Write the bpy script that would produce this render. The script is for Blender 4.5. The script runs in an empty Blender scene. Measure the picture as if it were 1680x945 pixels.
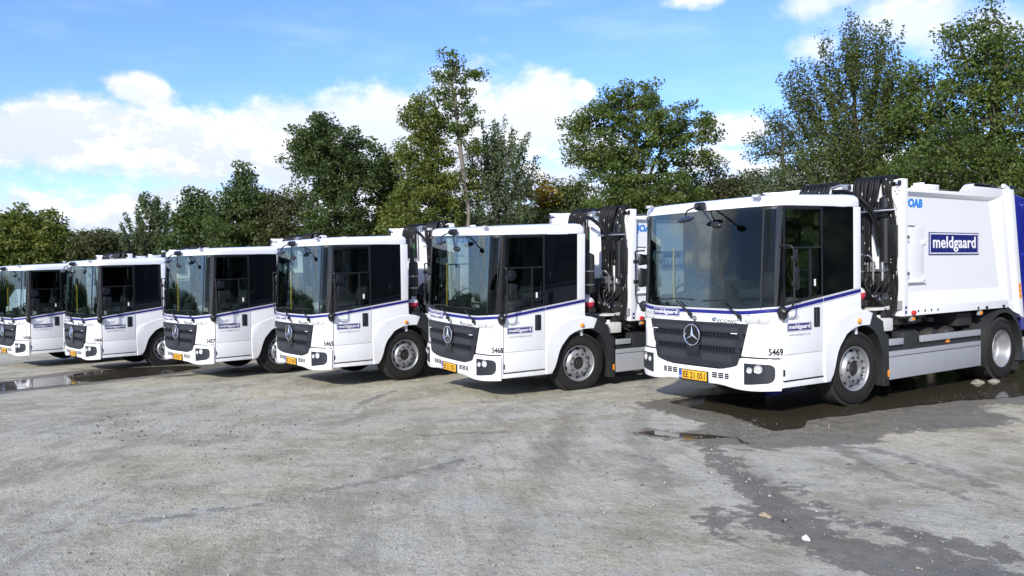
import bpy, bmesh, math, random
import numpy as np
from mathutils import Vector, Matrix
random.seed(7); RNG = np.random.default_rng(11)
sc = bpy.context.scene
R = math.radians

# ------------------------------------------------------------------ camera
CAM = np.array([7.78403191, -8.18718022, 2.00401574])
RR = np.array([[0.55228775, 0.83352108, -0.01486104],
               [0.01351938, -0.02677909, -0.99954995],
               [-0.83354392, 0.55183828, -0.02605845]])   # rows: right, down, forward
FPX = 1304.934
cam_d = bpy.data.cameras.new('camera'); cam = bpy.data.objects.new('camera', cam_d)
sc.collection.objects.link(cam); sc.camera = cam
cam_d.sensor_width = 36; cam_d.lens = 36*FPX/1680; cam_d.clip_start = .05; cam_d.clip_end = 5000
M = Matrix.Identity(4)
for i in range(3):
    M[i][0] = RR[0][i]; M[i][1] = -RR[1][i]; M[i][2] = -RR[2][i]; M[i][3] = CAM[i]
cam.matrix_world = M

# ------------------------------------------------------------------ light, sky
SUN_EL = R(28); SUN_DIR = Vector((0.55, -0.835, 0)).normalized()*math.cos(SUN_EL) + Vector((0, 0, math.sin(SUN_EL)))
sd = bpy.data.lights.new('sun', 'SUN'); so = bpy.data.objects.new('sun', sd); sc.collection.objects.link(so)
sd.energy = 3.3; sd.angle = R(2.0); sd.color = (1, .94, .84)
so.rotation_euler = SUN_DIR.to_track_quat('Z', 'Y').to_euler(); so.location = (0, 0, 40)
sc.view_settings.view_transform = 'Standard'; sc.view_settings.look = 'None'
sc.view_settings.exposure = 0.66; sc.view_settings.gamma = 1
sc.cycles.max_bounces = 8; sc.cycles.transparent_max_bounces = 16
sc.cycles.sample_clamp_indirect = 4

class NT:
    """small helper to write node trees"""
    def __init__(s, tree): s.t = tree; s.n = tree.nodes; s.l = tree.links
    def node(s, ty, **kw):
        n = s.n.new(ty)
        for k, v in kw.items():
            if k.startswith('_'): setattr(n, k[1:], v)
        for k, v in kw.items():
            if not k.startswith('_'):
                key = k.replace('__', ' ')
                s.put(n.inputs[int(key[1:])] if key[0] == 'i' and key[1:].isdigit() else n.inputs[key], v)
        return n
    def put(s, inp, v):
        if isinstance(v, bpy.types.NodeSocket): s.l.new(v, inp)
        else:
            try: inp.default_value = v
            except Exception: inp.default_value = (*v, 1)
    def m(s, op, a, b=0., c=0., clamp=False):
        n = s.node('ShaderNodeMath', _operation=op, _use_clamp=clamp, i0=a, i1=b)
        if op in ('MULTIPLY_ADD', 'SMOOTH_MAX', 'SMOOTH_MIN', 'COMPARE'): s.put(n.inputs[2], c)
        return n.outputs[0]
    def vm(s, op, a, b=(0, 0, 0)):
        n = s.node('ShaderNodeVectorMath', _operation=op, i0=a)
        if op == 'SCALE': s.put(n.inputs['Scale'], b)
        elif op not in ('LENGTH', 'NORMALIZE'): s.put(n.inputs[1], b)
        return n.outputs['Value'] if op in ('LENGTH', 'DOT_PRODUCT') else n.outputs[0]
    def noise(s, vec, scale, detail=4, rough=.55, dist=0.):
        n = s.node('ShaderNodeTexNoise', Vector=vec, Scale=scale, Detail=detail, Roughness=rough, Distortion=dist)
        return n.outputs['Fac']
    def ss(s, v, a, b):
        n = s.node('ShaderNodeMapRange', _interpolation_type='SMOOTHSTEP', Value=v)
        n.inputs['From Min'].default_value = a; n.inputs['From Max'].default_value = b
        return n.outputs[0]
    def mix(s, f, a, b, blend='MIX'):
        n = s.node('ShaderNodeMix', _data_type='RGBA', _blend_type=blend)
        s.put(n.inputs[0], f); s.put(n.inputs[6], a); s.put(n.inputs[7], b); return n.outputs[2]

w = bpy.data.worlds.new('World'); sc.world = w; w.use_nodes = True
T = NT(w.node_tree); T.n.clear()
sky = T.node('ShaderNodeTexSky', _sky_type='NISHITA', _sun_disc=False, _sun_elevation=SUN_EL,
             _sun_rotation=math.atan2(SUN_DIR.x, SUN_DIR.y), _altitude=0, _air_density=1.1, _dust_density=.2, _ozone_density=3.0)
d = T.node('ShaderNodeTexCoord').outputs['Generated']
HF = np.array([-0.83354, 0.55184, 0]); HF /= np.linalg.norm(HF); HR = np.array([HF[1], -HF[0], 0])
az = T.m('ARCTAN2', T.vm('DOT_PRODUCT', d, tuple(HR)), T.vm('DOT_PRODUCT', d, tuple(HF)))
sep = T.node('ShaderNodeSeparateXYZ', i0=d)
el = T.m('ARCSINE', sep.outputs[2])
P = T.node('ShaderNodeCombineXYZ', X=az, Y=el).outputs[0]
def px_dir(px, py):
    v = RR.T @ np.array([px-840, py-472.5, FPX]); v /= np.linalg.norm(v)
    return math.atan2(v@HR, v@HF), math.asin(v[2])
# cloud banks by compass direction and height
blobs = [(-60, 215, 240, 62), (150, 225, 210, 70), (225, 150, 62, 36), (350, 240, 190, 72), (500, 250, 170, 90), (640, 225, 150, 100),
         (760, 225, 150, 118), (880, 195, 98, 88), (955, 150, 30, 24), (700, 300, 330, 60), (0, 365, 330, 55), (330, 335, 200, 46), (600, 340, 400, 60),
         (1205, 218, 62, 30), (1165, 262, 70, 26), (1120, 330, 300, 66), (1430, 330, 300, 110), (1345, 10, 70, 34), (1490, 20, 150, 60), (1620, 40, 90, 50),
         (1160, -6, 70, 20), (1345, 88, 50, 26), (980, 250, 60, 40), (-300, 300, 300, 130), (1900, 250, 260, 130), (1900, 0, 120, 60)]
acc = None
warp = T.node('ShaderNodeTexNoise', Vector=P, Scale=9., Detail=5, Roughness=.6)
wv = T.vm('SCALE', T.vm('SUBTRACT', warp.outputs['Color'], (.5, .5, .5)), .075)
PW = T.vm('ADD', P, wv)
soft = None
for (x, y, rx, ry) in blobs:
    a0, e0 = px_dir(x, y); a1, _ = px_dir(x+rx, y); _, e1 = px_dir(x, y-ry)
    q = T.vm('MULTIPLY', T.vm('SUBTRACT', PW, (a0, e0, 0)), (1/(a1-a0), 1/(e1-e0), 0))
    v = T.m('SUBTRACT', 1., T.vm('LENGTH', q))
    if y < 100: soft = v if soft is None else T.m('SMOOTH_MAX', soft, v, .3)
    else: acc = v if acc is None else T.m('SMOOTH_MAX', acc, v, .12)
# other parts of the sky: broken cloud
front = T.ss(T.m('ABSOLUTE', az), 1.15, .85)
dn = T.vm('MULTIPLY', d, (1, 1, 2.2))
other = T.m('MULTIPLY', T.m('SUBTRACT', T.noise(dn, 2.3, 6, .55), .485), 5.)
cov = T.m('ADD', T.m('MULTIPLY', acc, front), T.m('MULTIPLY', other, T.m('SUBTRACT', 1., front)))
Pn = T.vm('MULTIPLY', P, (1, 1.5, 1))
fb = T.m('SUBTRACT', T.noise(Pn, 16., 8, .62), .5)
fb2 = T.m('SUBTRACT', T.noise(T.vm('ADD', Pn, (0, .03, 0)), 16., 8, .62), .5)
dens = T.m('ADD', cov, T.m('MULTIPLY', fb, 1.35))
alpha = T.ss(dens, -.13, .44)
soft_a = T.m('MULTIPLY', T.ss(T.m('ADD', T.m('MULTIPLY', soft, front), T.m('MULTIPLY', fb, 1.6)), -.25, .85), .85)
alpha = T.m('MAXIMUM', alpha, soft_a)
shade = T.ss(T.m('ADD', T.m('MULTIPLY', T.m('SUBTRACT', T.noise(Pn, 7., 6, .55), .5), 2.4), T.m('MULTIPLY', T.m('SUBTRACT', fb, fb2), 3.2)), -.24, .86)
upper = T.ss(T.m('ADD', el, T.m('MULTIPLY', az, .10)), .05, .24)
shade = T.m('MAXIMUM', T.m('MULTIPLY', shade, 1.), T.m('MULTIPLY', upper, .36))
ccol = T.mix(shade, (4.5, 4.85, 5.7), (7.8, 7.8, 7.8))
skyc = T.mix(1., sky.outputs[0], (.74, .90, 1.46), 'MULTIPLY')
thin = T.m('MULTIPLY', T.ss(T.noise(T.vm('MULTIPLY', P, (1, 4, 1)), 5., 5, .55), .45, .8), .22)
skyc = T.mix(thin, skyc, (5.5, 6.6, 7.6))
colr = T.mix(T.m('MULTIPLY', alpha, .97), skyc, ccol)
bg = T.node('ShaderNodeBackground', Color=colr, Strength=.115)
T.l.new(bg.outputs[0], T.node('ShaderNodeOutputWorld').inputs[0])

# ------------------------------------------------------------------ materials
MATS = {}
def pm(name, col, rough=.5, metal=0., coat=0., spec=.5, grime=0., bump=0., bscale=60., var=.0, trans=0.):
    if name in MATS: return MATS[name]
    m = bpy.data.materials.new(name); m.use_nodes = True; t = NT(m.node_tree); b = t.n['Principled BSDF']
    b.inputs['Roughness'].default_value = rough; b.inputs['Metallic'].default_value = metal
    b.inputs['Coat Weight'].default_value = coat; b.inputs['Specular IOR Level'].default_value = spec
    b.inputs['Coat Roughness'].default_value = .04
    tc = t.node('ShaderNodeTexCoord').outputs['Object']
    base = (*col, 1)
    if grime or var:
        n1 = t.noise(tc, 2.2, 6, .6); n2 = t.noise(tc, 38., 3, .6)
        f = t.ss(n1, .45, .8)
        base = t.mix(t.m('MULTIPLY', f, max(grime, var)), base, tuple(c*.55+.02 for c in col))
        base = t.mix(t.m('MULTIPLY', n2, .10*(1 if var else .4)), base, (.2, .18, .14))
        t.put(b.inputs['Roughness'], t.m('ADD', t.m('MULTIPLY', f, .15), rough))
    t.put(b.inputs['Base Color'], base)
    if bump:
        bn = t.node('ShaderNodeBump', Height=t.noise(tc, bscale, 3, .6), Strength=bump, Distance=.01)
        t.l.new(bn.outputs[0], b.inputs['Normal'])
    MATS[name] = m; return m

def paint(name, col):
    m = bpy.data.materials.new(name); m.use_nodes = True; t = NT(m.node_tree); b = t.n['Principled BSDF']
    tc = t.node('ShaderNodeTexCoord').outputs['Object']; z = t.node('ShaderNodeSeparateXYZ', i0=tc).outputs[2]
    # road dust thrown up on the lower panels, faint streaks higher up
    dirt = t.m('MULTIPLY', t.ss(z, 1.0, .3), t.ss(t.noise(tc, 6., 6, .65), .3, .75))
    streak = t.ss(t.noise(t.vm('MULTIPLY', tc, (9, 9, .7)), 2., 5, .6), .5, .85)
    f = t.m('ADD', t.m('MULTIPLY', dirt, .22), t.m('MULTIPLY', streak, .05), 0, True)
    t.put(b.inputs['Base Color'], t.mix(f, (*col, 1), (.33, .30, .25, 1)))
    t.put(b.inputs['Roughness'], t.m('ADD', t.m('MULTIPLY', f, .9), .22))
    b.inputs['Coat Weight'].default_value = .6; b.inputs['Coat Roughness'].default_value = .05
    bn = t.node('ShaderNodeBump', Height=t.noise(tc, 1.6, 2, .5), Strength=.05, Distance=.05)
    t.l.new(bn.outputs[0], b.inputs['Normal'])
    return m
WHITE = paint('white_paint', (.80, .815, .83))
BLUE = paint('blue_paint', (.008, .014, .24))
STRIPE = pm('blue_film', (.010, .012, .18), .45)
NAVY = pm('navy_film', (.012, .018, .16), .3, coat=.3)
LETTER = pm('white_film', (.82, .82, .82), .35)
SKYB = pm('light_blue_film', (.03, .22, .62), .35)
GREYLINE = pm('grey_film', (.33, .33, .36), .4)
BLACK = pm('black_plastic', (.012, .013, .016), .38)
RUBBER = pm('tyre_rubber', (.009, .0095, .011), .7, spec=.25, var=.2, bump=.3, bscale=90)
TREAD = pm('tyre_tread', (.026, .025, .024), .85, var=.5, bump=.5, bscale=60)
HOSE = pm('hose_rubber', (.005, .005, .006), .55, spec=.3)
GRILLE = pm('grille_plastic', (.016, .018, .025), .5, bump=.05, bscale=200)
GUARD = pm('mudguard_plastic', (.012, .015, .019), .5, var=.3)
DARK = pm('chassis_black', (.012, .012, .013), .6, var=.4)
STEEL = pm('zinc_steel', (.55, .55, .56), .3, metal=.9, var=.3)
CHROME = pm('chrome', (.80, .81, .84), .12, metal=1.)
SILVER = pm('silver_paint', (.44, .46, .50), .38, metal=.35, grime=.25)
RIM = pm('wheel_silver', (.36, .37, .39), .42, metal=.55, grime=.5)
AMBER = pm('amber_lens', (.85, .28, .02), .2, coat=.6)
RED = pm('red_plastic', (.60, .02, .02), .3, coat=.3)
TANKTOP = pm('clear_plastic', (.62, .60, .62), .3)
TANKRED = pm('coolant_red', (.48, .03, .06), .25)
LAMP = pm('lamp_glass', (.70, .72, .74), .12, metal=.35, coat=1.)
BULB = pm('lamp_reflector', (.92, .90, .84), .10, metal=.7)
INTER = pm('cab_trim', (.018, .019, .022), .75)
SEAT = pm('seat_cloth', (.022, .023, .028), .85)
HEAD = pm('headliner_cloth', (.14, .14, .145), .9)
YELLOW = pm('yellow_handrail', (.65, .48, .03), .4)
PLATE = pm('plate_yellow', (.80, .42, .02), .4)
PLATEB = pm('plate_blue', (.03, .08, .45), .4)
GREYCABLE = pm('grey_sheet', (.28, .29, .30), .5)
CLEARWHITE = pm('white_tank_plastic', (.62, .62, .60), .45)
GREEN = pm('green_cable', (.08, .5, .12), .5)
SOLAR = pm('black_gloss', (.004, .0045, .007), .06, coat=.5)

def glass(name, tint, gl=1.6):
    m = bpy.data.materials.new(name); m.use_nodes = True; t = NT(m.node_tree); t.n.clear()
    tr = t.node('ShaderNodeBsdfTransparent', Color=(*tint, 1))
    g = t.node('ShaderNodeBsdfGlossy', Color=(.95, .97, 1, 1), Roughness=.012)
    tc = t.node('ShaderNodeTexCoord').outputs['Object']
    bn = t.node('ShaderNodeBump', Height=t.noise(t.vm('MULTIPLY', tc, (1.4, 1.4, .45)), 1.7, 3, .5), Strength=.04, Distance=.05)
    t.l.new(bn.outputs[0], g.inputs['Normal'])
    fr = t.node('ShaderNodeFresnel', IOR=1.52)
    f = t.m('MULTIPLY', fr.outputs[0], gl, 0, True)
    mx = t.node('ShaderNodeMixShader', i0=f, i1=tr.outputs[0], i2=g.outputs[0])
    t.l.new(mx.outputs[0], t.node('ShaderNodeOutputMaterial').inputs[0]); return m
WGLASS = glass('windscreen_glass', (.76, .81, .80), .32)
DGLASS = glass('door_glass', (.70, .77, .76), .55)
BACKGLASS = pm('smoked_glass', (.003, .004, .006), .05, spec=.6)

def perf_mat():
    m = bpy.data.materials.new('perforated_grille'); m.use_nodes = True; t = NT(m.node_tree); b = t.n['Principled BSDF']
    tc = t.node('ShaderNodeTexCoord').outputs['Object']; s = t.node('ShaderNodeSeparateXYZ', i0=tc)
    k = 2*math.pi/.030
    v = t.m('MULTIPLY', t.m('SINE', t.m('MULTIPLY', t.m('ADD', s.outputs[0], s.outputs[2]), k*.72)), t.m('SINE', t.m('MULTIPLY', t.m('SUBTRACT', s.outputs[0], s.outputs[2]), k*.72)))
    h = t.ss(v, .05, .35)
    t.put(b.inputs['Base Color'], t.mix(h, (.040, .044, .054, 1), (.002, .002, .003, 1)))
    b.inputs['Roughness'].default_value = .5
    bn = t.node('ShaderNodeBump', Height=t.m('SUBTRACT', 1., h), Strength=.6, Distance=.006); t.l.new(bn.outputs[0], b.inputs['Normal'])
    return m
PERF = perf_mat()

# ------------------------------------------------------------------ mesh helpers
col = sc.collection
class MB:
    def __init__(s): s.bm = bmesh.new(); s.mats = []
    def mi(s, m):
        if m not in s.mats: s.mats.append(m)
        return s.mats.index(m)
    def face(s, vs, m=None, smooth=True):
        try: f = s.bm.faces.new(vs)
        except ValueError: return None
        f.smooth = smooth
        if m is not None: f.material_index = s.mi(m)
        return f
    def hexa(s, pts, m=None, bev=0.):
        v = [s.bm.verts.new(p) for p in pts]; fs = []
        for q in ((0, 3, 2, 1), (4, 5, 6, 7), (0, 1, 5, 4), (1, 2, 6, 5), (2, 3, 7, 6), (3, 0, 4, 7)):
            fs.append(s.face([v[i] for i in q], m))
        if bev:
            ed = list({e for f in fs for e in f.edges})
            r = bmesh.ops.bevel(s.bm, geom=ed, offset=bev, segments=2, affect='EDGES', profile=.6, clamp_overlap=True)
            if m is not None:
                for f in r['faces']: f.material_index = s.mi(m); f.smooth = True
        return s
    def box(s, x0, x1, y0, y1, z0, z1, m=None, bev=0.):
        x0, x1 = sorted((x0, x1)); y0, y1 = sorted((y0, y1)); z0, z1 = sorted((z0, z1))
        return s.hexa([(x0, y0, z0), (x1, y0, z0), (x1, y1, z0), (x0, y1, z0), (x0, y0, z1), (x1, y0, z1), (x1, y1, z1), (x0, y1, z1)], m, bev)
    def prism(s, poly, a0, a1, axis=0, m=None, bev=0.):
        """polygon in the plane across axis, extruded from a0 to a1"""
        def P3(p, a): return (a, p[0], p[1]) if axis == 0 else ((p[0], a, p[1]) if axis == 1 else (p[0], p[1], a))
        A = [s.bm.verts.new(P3(p, a0)) for p in poly]; B = [s.bm.verts.new(P3(p, a1)) for p in poly]; n = len(poly)
        fs = [s.face(A[::-1], m), s.face(B, m)]
        for i in range(n): fs.append(s.face([A[i], A[(i+1) % n], B[(i+1) % n], B[i]], m))
        if bev:
            ed = [e for f in fs[:2] if f for e in f.edges]
            r = bmesh.ops.bevel(s.bm, geom=ed, offset=bev, segments=2, affect='EDGES', profile=.6, clamp_overlap=True)
            for f in r['faces']: f.smooth = True
        return s
    def tube(s, path, r, m=None, n=10, closed=False, caps=True):
        P = [Vector(p) for p in path]; L = len(P); rs = r if isinstance(r, (list, tuple)) else [r]*L
        rings = []; up = None
        for i in range(L):
            t = (P[(i+1) % L]-P[i-1]) if closed else (P[min(i+1, L-1)]-P[max(i-1, 0)])
            t.normalize()
            if up is None:
                up = Vector((0, 0, 1)) if abs(t.z) < .9 else Vector((1, 0, 0))
            a = t.cross(up).normalized(); b = a.cross(t).normalized(); up = b
            rings.append([s.bm.verts.new(P[i]+(a*math.cos(k*2*math.pi/n)+b*math.sin(k*2*math.pi/n))*rs[i]) for k in range(n)])
        for i in range(L if closed else L-1):
            A, B = rings[i], rings[(i+1) % L]
            for k in range(n): s.face([A[k], A[(k+1) % n], B[(k+1) % n], B[k]], m)
        if caps and not closed: s.face(rings[0], m); s.face(rings[-1][::-1], m)
        return s
    def lathe(s, prof, c, axis='x', m=None, n=48, seg_m=None, caps=True):
        """prof: list of (a, r): distance along the axis and radius"""
        rings = []
        for a, r in prof:
            ring = []
            for k in range(n):
                t = 2*math.pi*k/n; u, v = r*math.cos(t), r*math.sin(t)
                ring.append(s.bm.verts.new({'x': (c[0]+a, c[1]+u, c[2]+v), 'y': (c[0]+u, c[1]+a, c[2]+v), 'z': (c[0]+u, c[1]+v, c[2]+a)}[axis]))
            rings.append(ring)
        for i in range(len(prof)-1):
            mm = seg_m[i] if seg_m else m
            for k in range(n): s.face([rings[i][k], rings[i][(k+1) % n], rings[i+1][(k+1) % n], rings[i+1][k]], mm)
        for r_, fl in ((rings[0], 0), (rings[-1], 1)) if caps else (): s.face(r_ if fl else r_[::-1], m if not seg_m else (seg_m[-1] if fl else seg_m[0]))
        return s
    def grid(s, f, nu, nv, m=None):
        V = [[s.bm.verts.new(f(i/nu, j/nv)) for j in range(nv+1)] for i in range(nu+1)]
        for i in range(nu):
            for j in range(nv): s.face([V[i][j], V[i+1][j], V[i+1][j+1], V[i][j+1]], m)
        return V
    def mesh(s, name, mat=None, ang=38, weld=True):
        if weld: bmesh.ops.remove_doubles(s.bm, verts=s.bm.verts, dist=1e-5)
        bmesh.ops.recalc_face_normals(s.bm, faces=s.bm.faces)
        lim = R(ang)
        for e in s.bm.edges:
            if len(e.link_faces) == 2 and e.calc_face_angle(0) > lim: e.smooth = False
        me = bpy.data.meshes.new(name); s.bm.to_mesh(me); s.bm.free()
        if s.mats:
            for m in s.mats: me.materials.append(m)
        else: me.materials.append(mat)
        return me
    def build(s, name, mat=None, parent=None, ang=38, **k):
        return link(name, s.mesh(name, mat, ang), parent, **k)
    def build_split(s, name, mat=None, parent=None, ang=38):
        """every loose piece an object of its own"""
        me = s.mesh(name, mat, ang); n = len(me.vertices); par = list(range(n))
        def find(a):
            while par[a] != a: par[a] = par[par[a]]; a = par[a]
            return a
        for e in me.edges: par[find(e.vertices[0])] = find(e.vertices[1])
        groups = {}
        for v in range(n): groups.setdefault(find(v), []).append(v)
        out = []
        for vs in groups.values():
            keep = set(vs); b = bmesh.new(); b.from_mesh(me); b.verts.ensure_lookup_table()
            bmesh.ops.delete(b, geom=[v for v in b.verts if v.index not in keep], context='VERTS')
            m2 = bpy.data.meshes.new(name); b.to_mesh(m2); b.free()
            for m in me.materials: m2.materials.append(m)
            out.append(link(name, m2, parent))
        bpy.data.meshes.remove(me); return out
def link(name, me, parent=None, label=None, cat=None, group=None, kind=None, loc=None):
    o = bpy.data.objects.new(name, me); col.objects.link(o)
    if parent: o.parent = parent
    if loc is not None: o.location = loc
    tag(o, label, cat, group, kind); return o
def tag(o, label=None, cat=None, group=None, kind=None):
    for k, v in (('label', label), ('category', cat), ('group', group), ('kind', kind)):
        if v: o[k] = v
    return o

TXT = {}
def text_mesh(body, size, thick=.002, offset=0., shear=0., spacing=1., width=None, mat=None, cond=1.):
    key = (body, size, thick, offset, shear, spacing, width, mat.name)
    if key in TXT: return TXT[key]
    c = bpy.data.curves.new('lettering', 'FONT'); c.body = body; c.size = size; c.extrude = thick/2; c.offset = offset
    c.shear = shear; c.space_character = spacing; c.align_x = 'CENTER'; c.align_y = 'CENTER'; c.resolution_u = 4
    o = bpy.data.objects.new('lettering', c); col.objects.link(o)
    dg = bpy.context.evaluated_depsgraph_get(); dg.update()
    me = bpy.data.meshes.new_from_object(o.evaluated_get(dg)); bpy.data.objects.remove(o); bpy.data.curves.remove(c)
    xs = [v.co.x for v in me.vertices]; ys = [v.co.y for v in me.vertices]
    cx, cy = (min(xs)+max(xs))/2, (min(ys)+max(ys))/2; sx = width/(max(xs)-min(xs)) if width else 1
    for v in me.vertices: v.co.x = (v.co.x-cx)*sx; v.co.y -= cy
    me.materials.clear(); me.materials.append(mat); me.name = 'lettering'
    TXT[key] = me; return me
def place_text(name, me, parent, pos, right, up, **k):
    o = link(name, me, parent, **k)
    r = Vector(right).normalized(); u = Vector(up).normalized(); n = r.cross(u)
    Mx = Matrix.Identity(4)
    for i in range(3): Mx[i][0] = r[i]; Mx[i][1] = u[i]; Mx[i][2] = n[i]; Mx[i][3] = pos[i]
    o.matrix_basis = Mx; return o

# ------------------------------------------------------------------ cab contour: s = distance round the front from the centre line
CX = np.array([[0, 0], [.25, .004], [.5, .014], [.7, .028], [.88, .05], [1.0, .078], [1.08, .108], [1.15, .15], [1.2, .2], [1.232, .244], [1.247, .286], [1.25, .34], [1.25, 2.2]])
SL = np.concatenate([[0], np.cumsum(np.hypot(*np.diff(CX, axis=0).T))])
SD = np.linspace(0, SL[-1], 500)
_x = np.interp(SD, SL, CX[:, 0]); _y = np.interp(SD, SL, CX[:, 1]); _k = np.hanning(31); _k /= _k.sum()
_xp = np.concatenate([-_x[1:16][::-1], _x, np.full(15, 1.25)]); _yp = np.concatenate([_y[1:16][::-1], _y, _y[-1]+np.arange(1, 16)*(SD[1])])
_x = np.convolve(_xp, _k, 'valid'); _y = np.convolve(_yp, _k, 'valid')
def cp(s, z, off=0.):
    a = abs(s); x = np.interp(a, SD, _x); y = np.interp(a, SD, _y)
    dx = np.interp(a+.01, SD, _x)-np.interp(a-.01, SD, _x) if a > .01 else 1; dy = np.interp(a+.01, SD, _y)-np.interp(a-.01, SD, _y) if a > .01 else 0
    l = math.hypot(dx, dy); nx, ny = dy/l, -dx/l
    rk = .08*max(0, min(1, (z-1.42)/1.32))*(1-min(1, max(0, (a-1.2)/.16)))
    return Vector(((-1 if s < 0 else 1)*(x+nx*off), y+rk+ny*off, z))
def wrap(mb, s0, s1, zl, zh, off=0., th=.02, ns=24, nz=4, m=None, ofun=None, knots=()):
    f0 = zl if callable(zl) else (lambda s: zl); f1 = zh if callable(zh) else (lambda s: zh)
    S = sorted(set(list(np.linspace(s0, s1, ns+1))+[k for k in knots if s0 < k < s1]))
    def sheet(o):
        return [[mb.bm.verts.new(cp(s, f0(s)+(f1(s)-f0(s))*j/nz, o+(ofun(s, j/nz) if ofun and o == off else 0))) for j in range(nz+1)] for s in S]
    A = sheet(off); B = sheet(off-th)
    n = len(S)-1
    for i in range(n):
        for j in range(nz):
            mb.face([A[i][j], A[i+1][j], A[i+1][j+1], A[i][j+1]], m); mb.face([B[i][j], B[i][j+1], B[i+1][j+1], B[i+1][j]], m)
        mb.face([A[i][0], B[i][0], B[i+1][0], A[i+1][0]], m); mb.face([A[i][nz], A[i+1][nz], B[i+1][nz], B[i][nz]], m)
    for j in range(nz):
        mb.face([A[0][j], A[0][j+1], B[0][j+1], B[0][j]], m); mb.face([A[n][j], B[n][j], B[n][j+1], A[n][j+1]], m)
    return mb
def lerp(a, b, t): return a+(b-a)*t
def sm(a, b, x): t = max(0, min(1, (x-a)/(b-a))); return t*t*(3-2*t)
def pl(x, xs, ys): return float(np.interp(x, xs, ys))
def arc(c, r, a0, a1, n): return [(c[0]+r*math.cos(R(lerp(a0, a1, i/n))), c[1]+r*math.sin(R(lerp(a0, a1, i/n)))) for i in range(n+1)]
def bez(pts, n=14):
    """smooth curve through points"""
    P = [np.array(p, float) for p in pts]; P = [2*P[0]-P[1]]+P+[2*P[-1]-P[-2]]; out = []
    for i in range(1, len(P)-2):
        for k in range(n):
            t = k/n; a, b, c, d_ = P[i-1:i+3]
            out.append(tuple(.5*((2*b)+(-a+c)*t+(2*a-5*b+4*c-d_)*t*t+(-a+3*b-3*c+d_)*t**3)))
    out.append(tuple(P[-2])); return out

def belt(y): return 1.452+(y-.286)*(1.659-1.452)/(1.95-.286)     # top of the stripe along the side
def wtop(y): return 2.735+.018*y

def company_sign(parent, pos, right, up, wdt, hgt, th=.006, name='company_sign'):
    """navy board with a white line and the company name"""
    r = Vector(right).normalized(); u = Vector(up).normalized(); n = r.cross(u)
    def quadbox(mb, a, b, c_, d_, t0, t1, m):
        p = Vector(pos); mb.hexa([p+r*a+u*c_+n*t0, p+r*b+u*c_+n*t0, p+r*b+u*d_+n*t0, p+r*a+u*d_+n*t0, p+r*a+u*c_+n*t1, p+r*b+u*c_+n*t1, p+r*b+u*d_+n*t1, p+r*a+u*d_+n*t1], m)
    mb = MB(); quadbox(mb, -wdt/2, wdt/2, -hgt/2, hgt/2, 0, th, NAVY); sg = mb.build(name, parent=parent)
    mb = MB(); g = hgt*.055; e = hgt*.045
    for a, b, c_, d_ in ((-wdt/2+e, wdt/2-e, hgt/2-e-g*.8, hgt/2-e), (-wdt/2+e, wdt/2-e, -hgt/2+e, -hgt/2+e+g*.8), (-wdt/2+e, -wdt/2+e+g*.8, -hgt/2+e+g*.8, hgt/2-e-g*.8), (wdt/2-e-g*.8, wdt/2-e, -hgt/2+e+g*.8, hgt/2-e-g*.8)):
        quadbox(mb, a, b, c_, d_, th*.9, th+.002, LETTER)
    mb.build('sign_border', parent=sg)
    place_text('sign_lettering', text_mesh('meldgaard', hgt*.74, .003, hgt*.013, spacing=1.06, width=wdt*.86, mat=LETTER), sg, Vector(pos)+n*(th+.002)+u*(-hgt*.02), right, up)
    return sg

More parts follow.
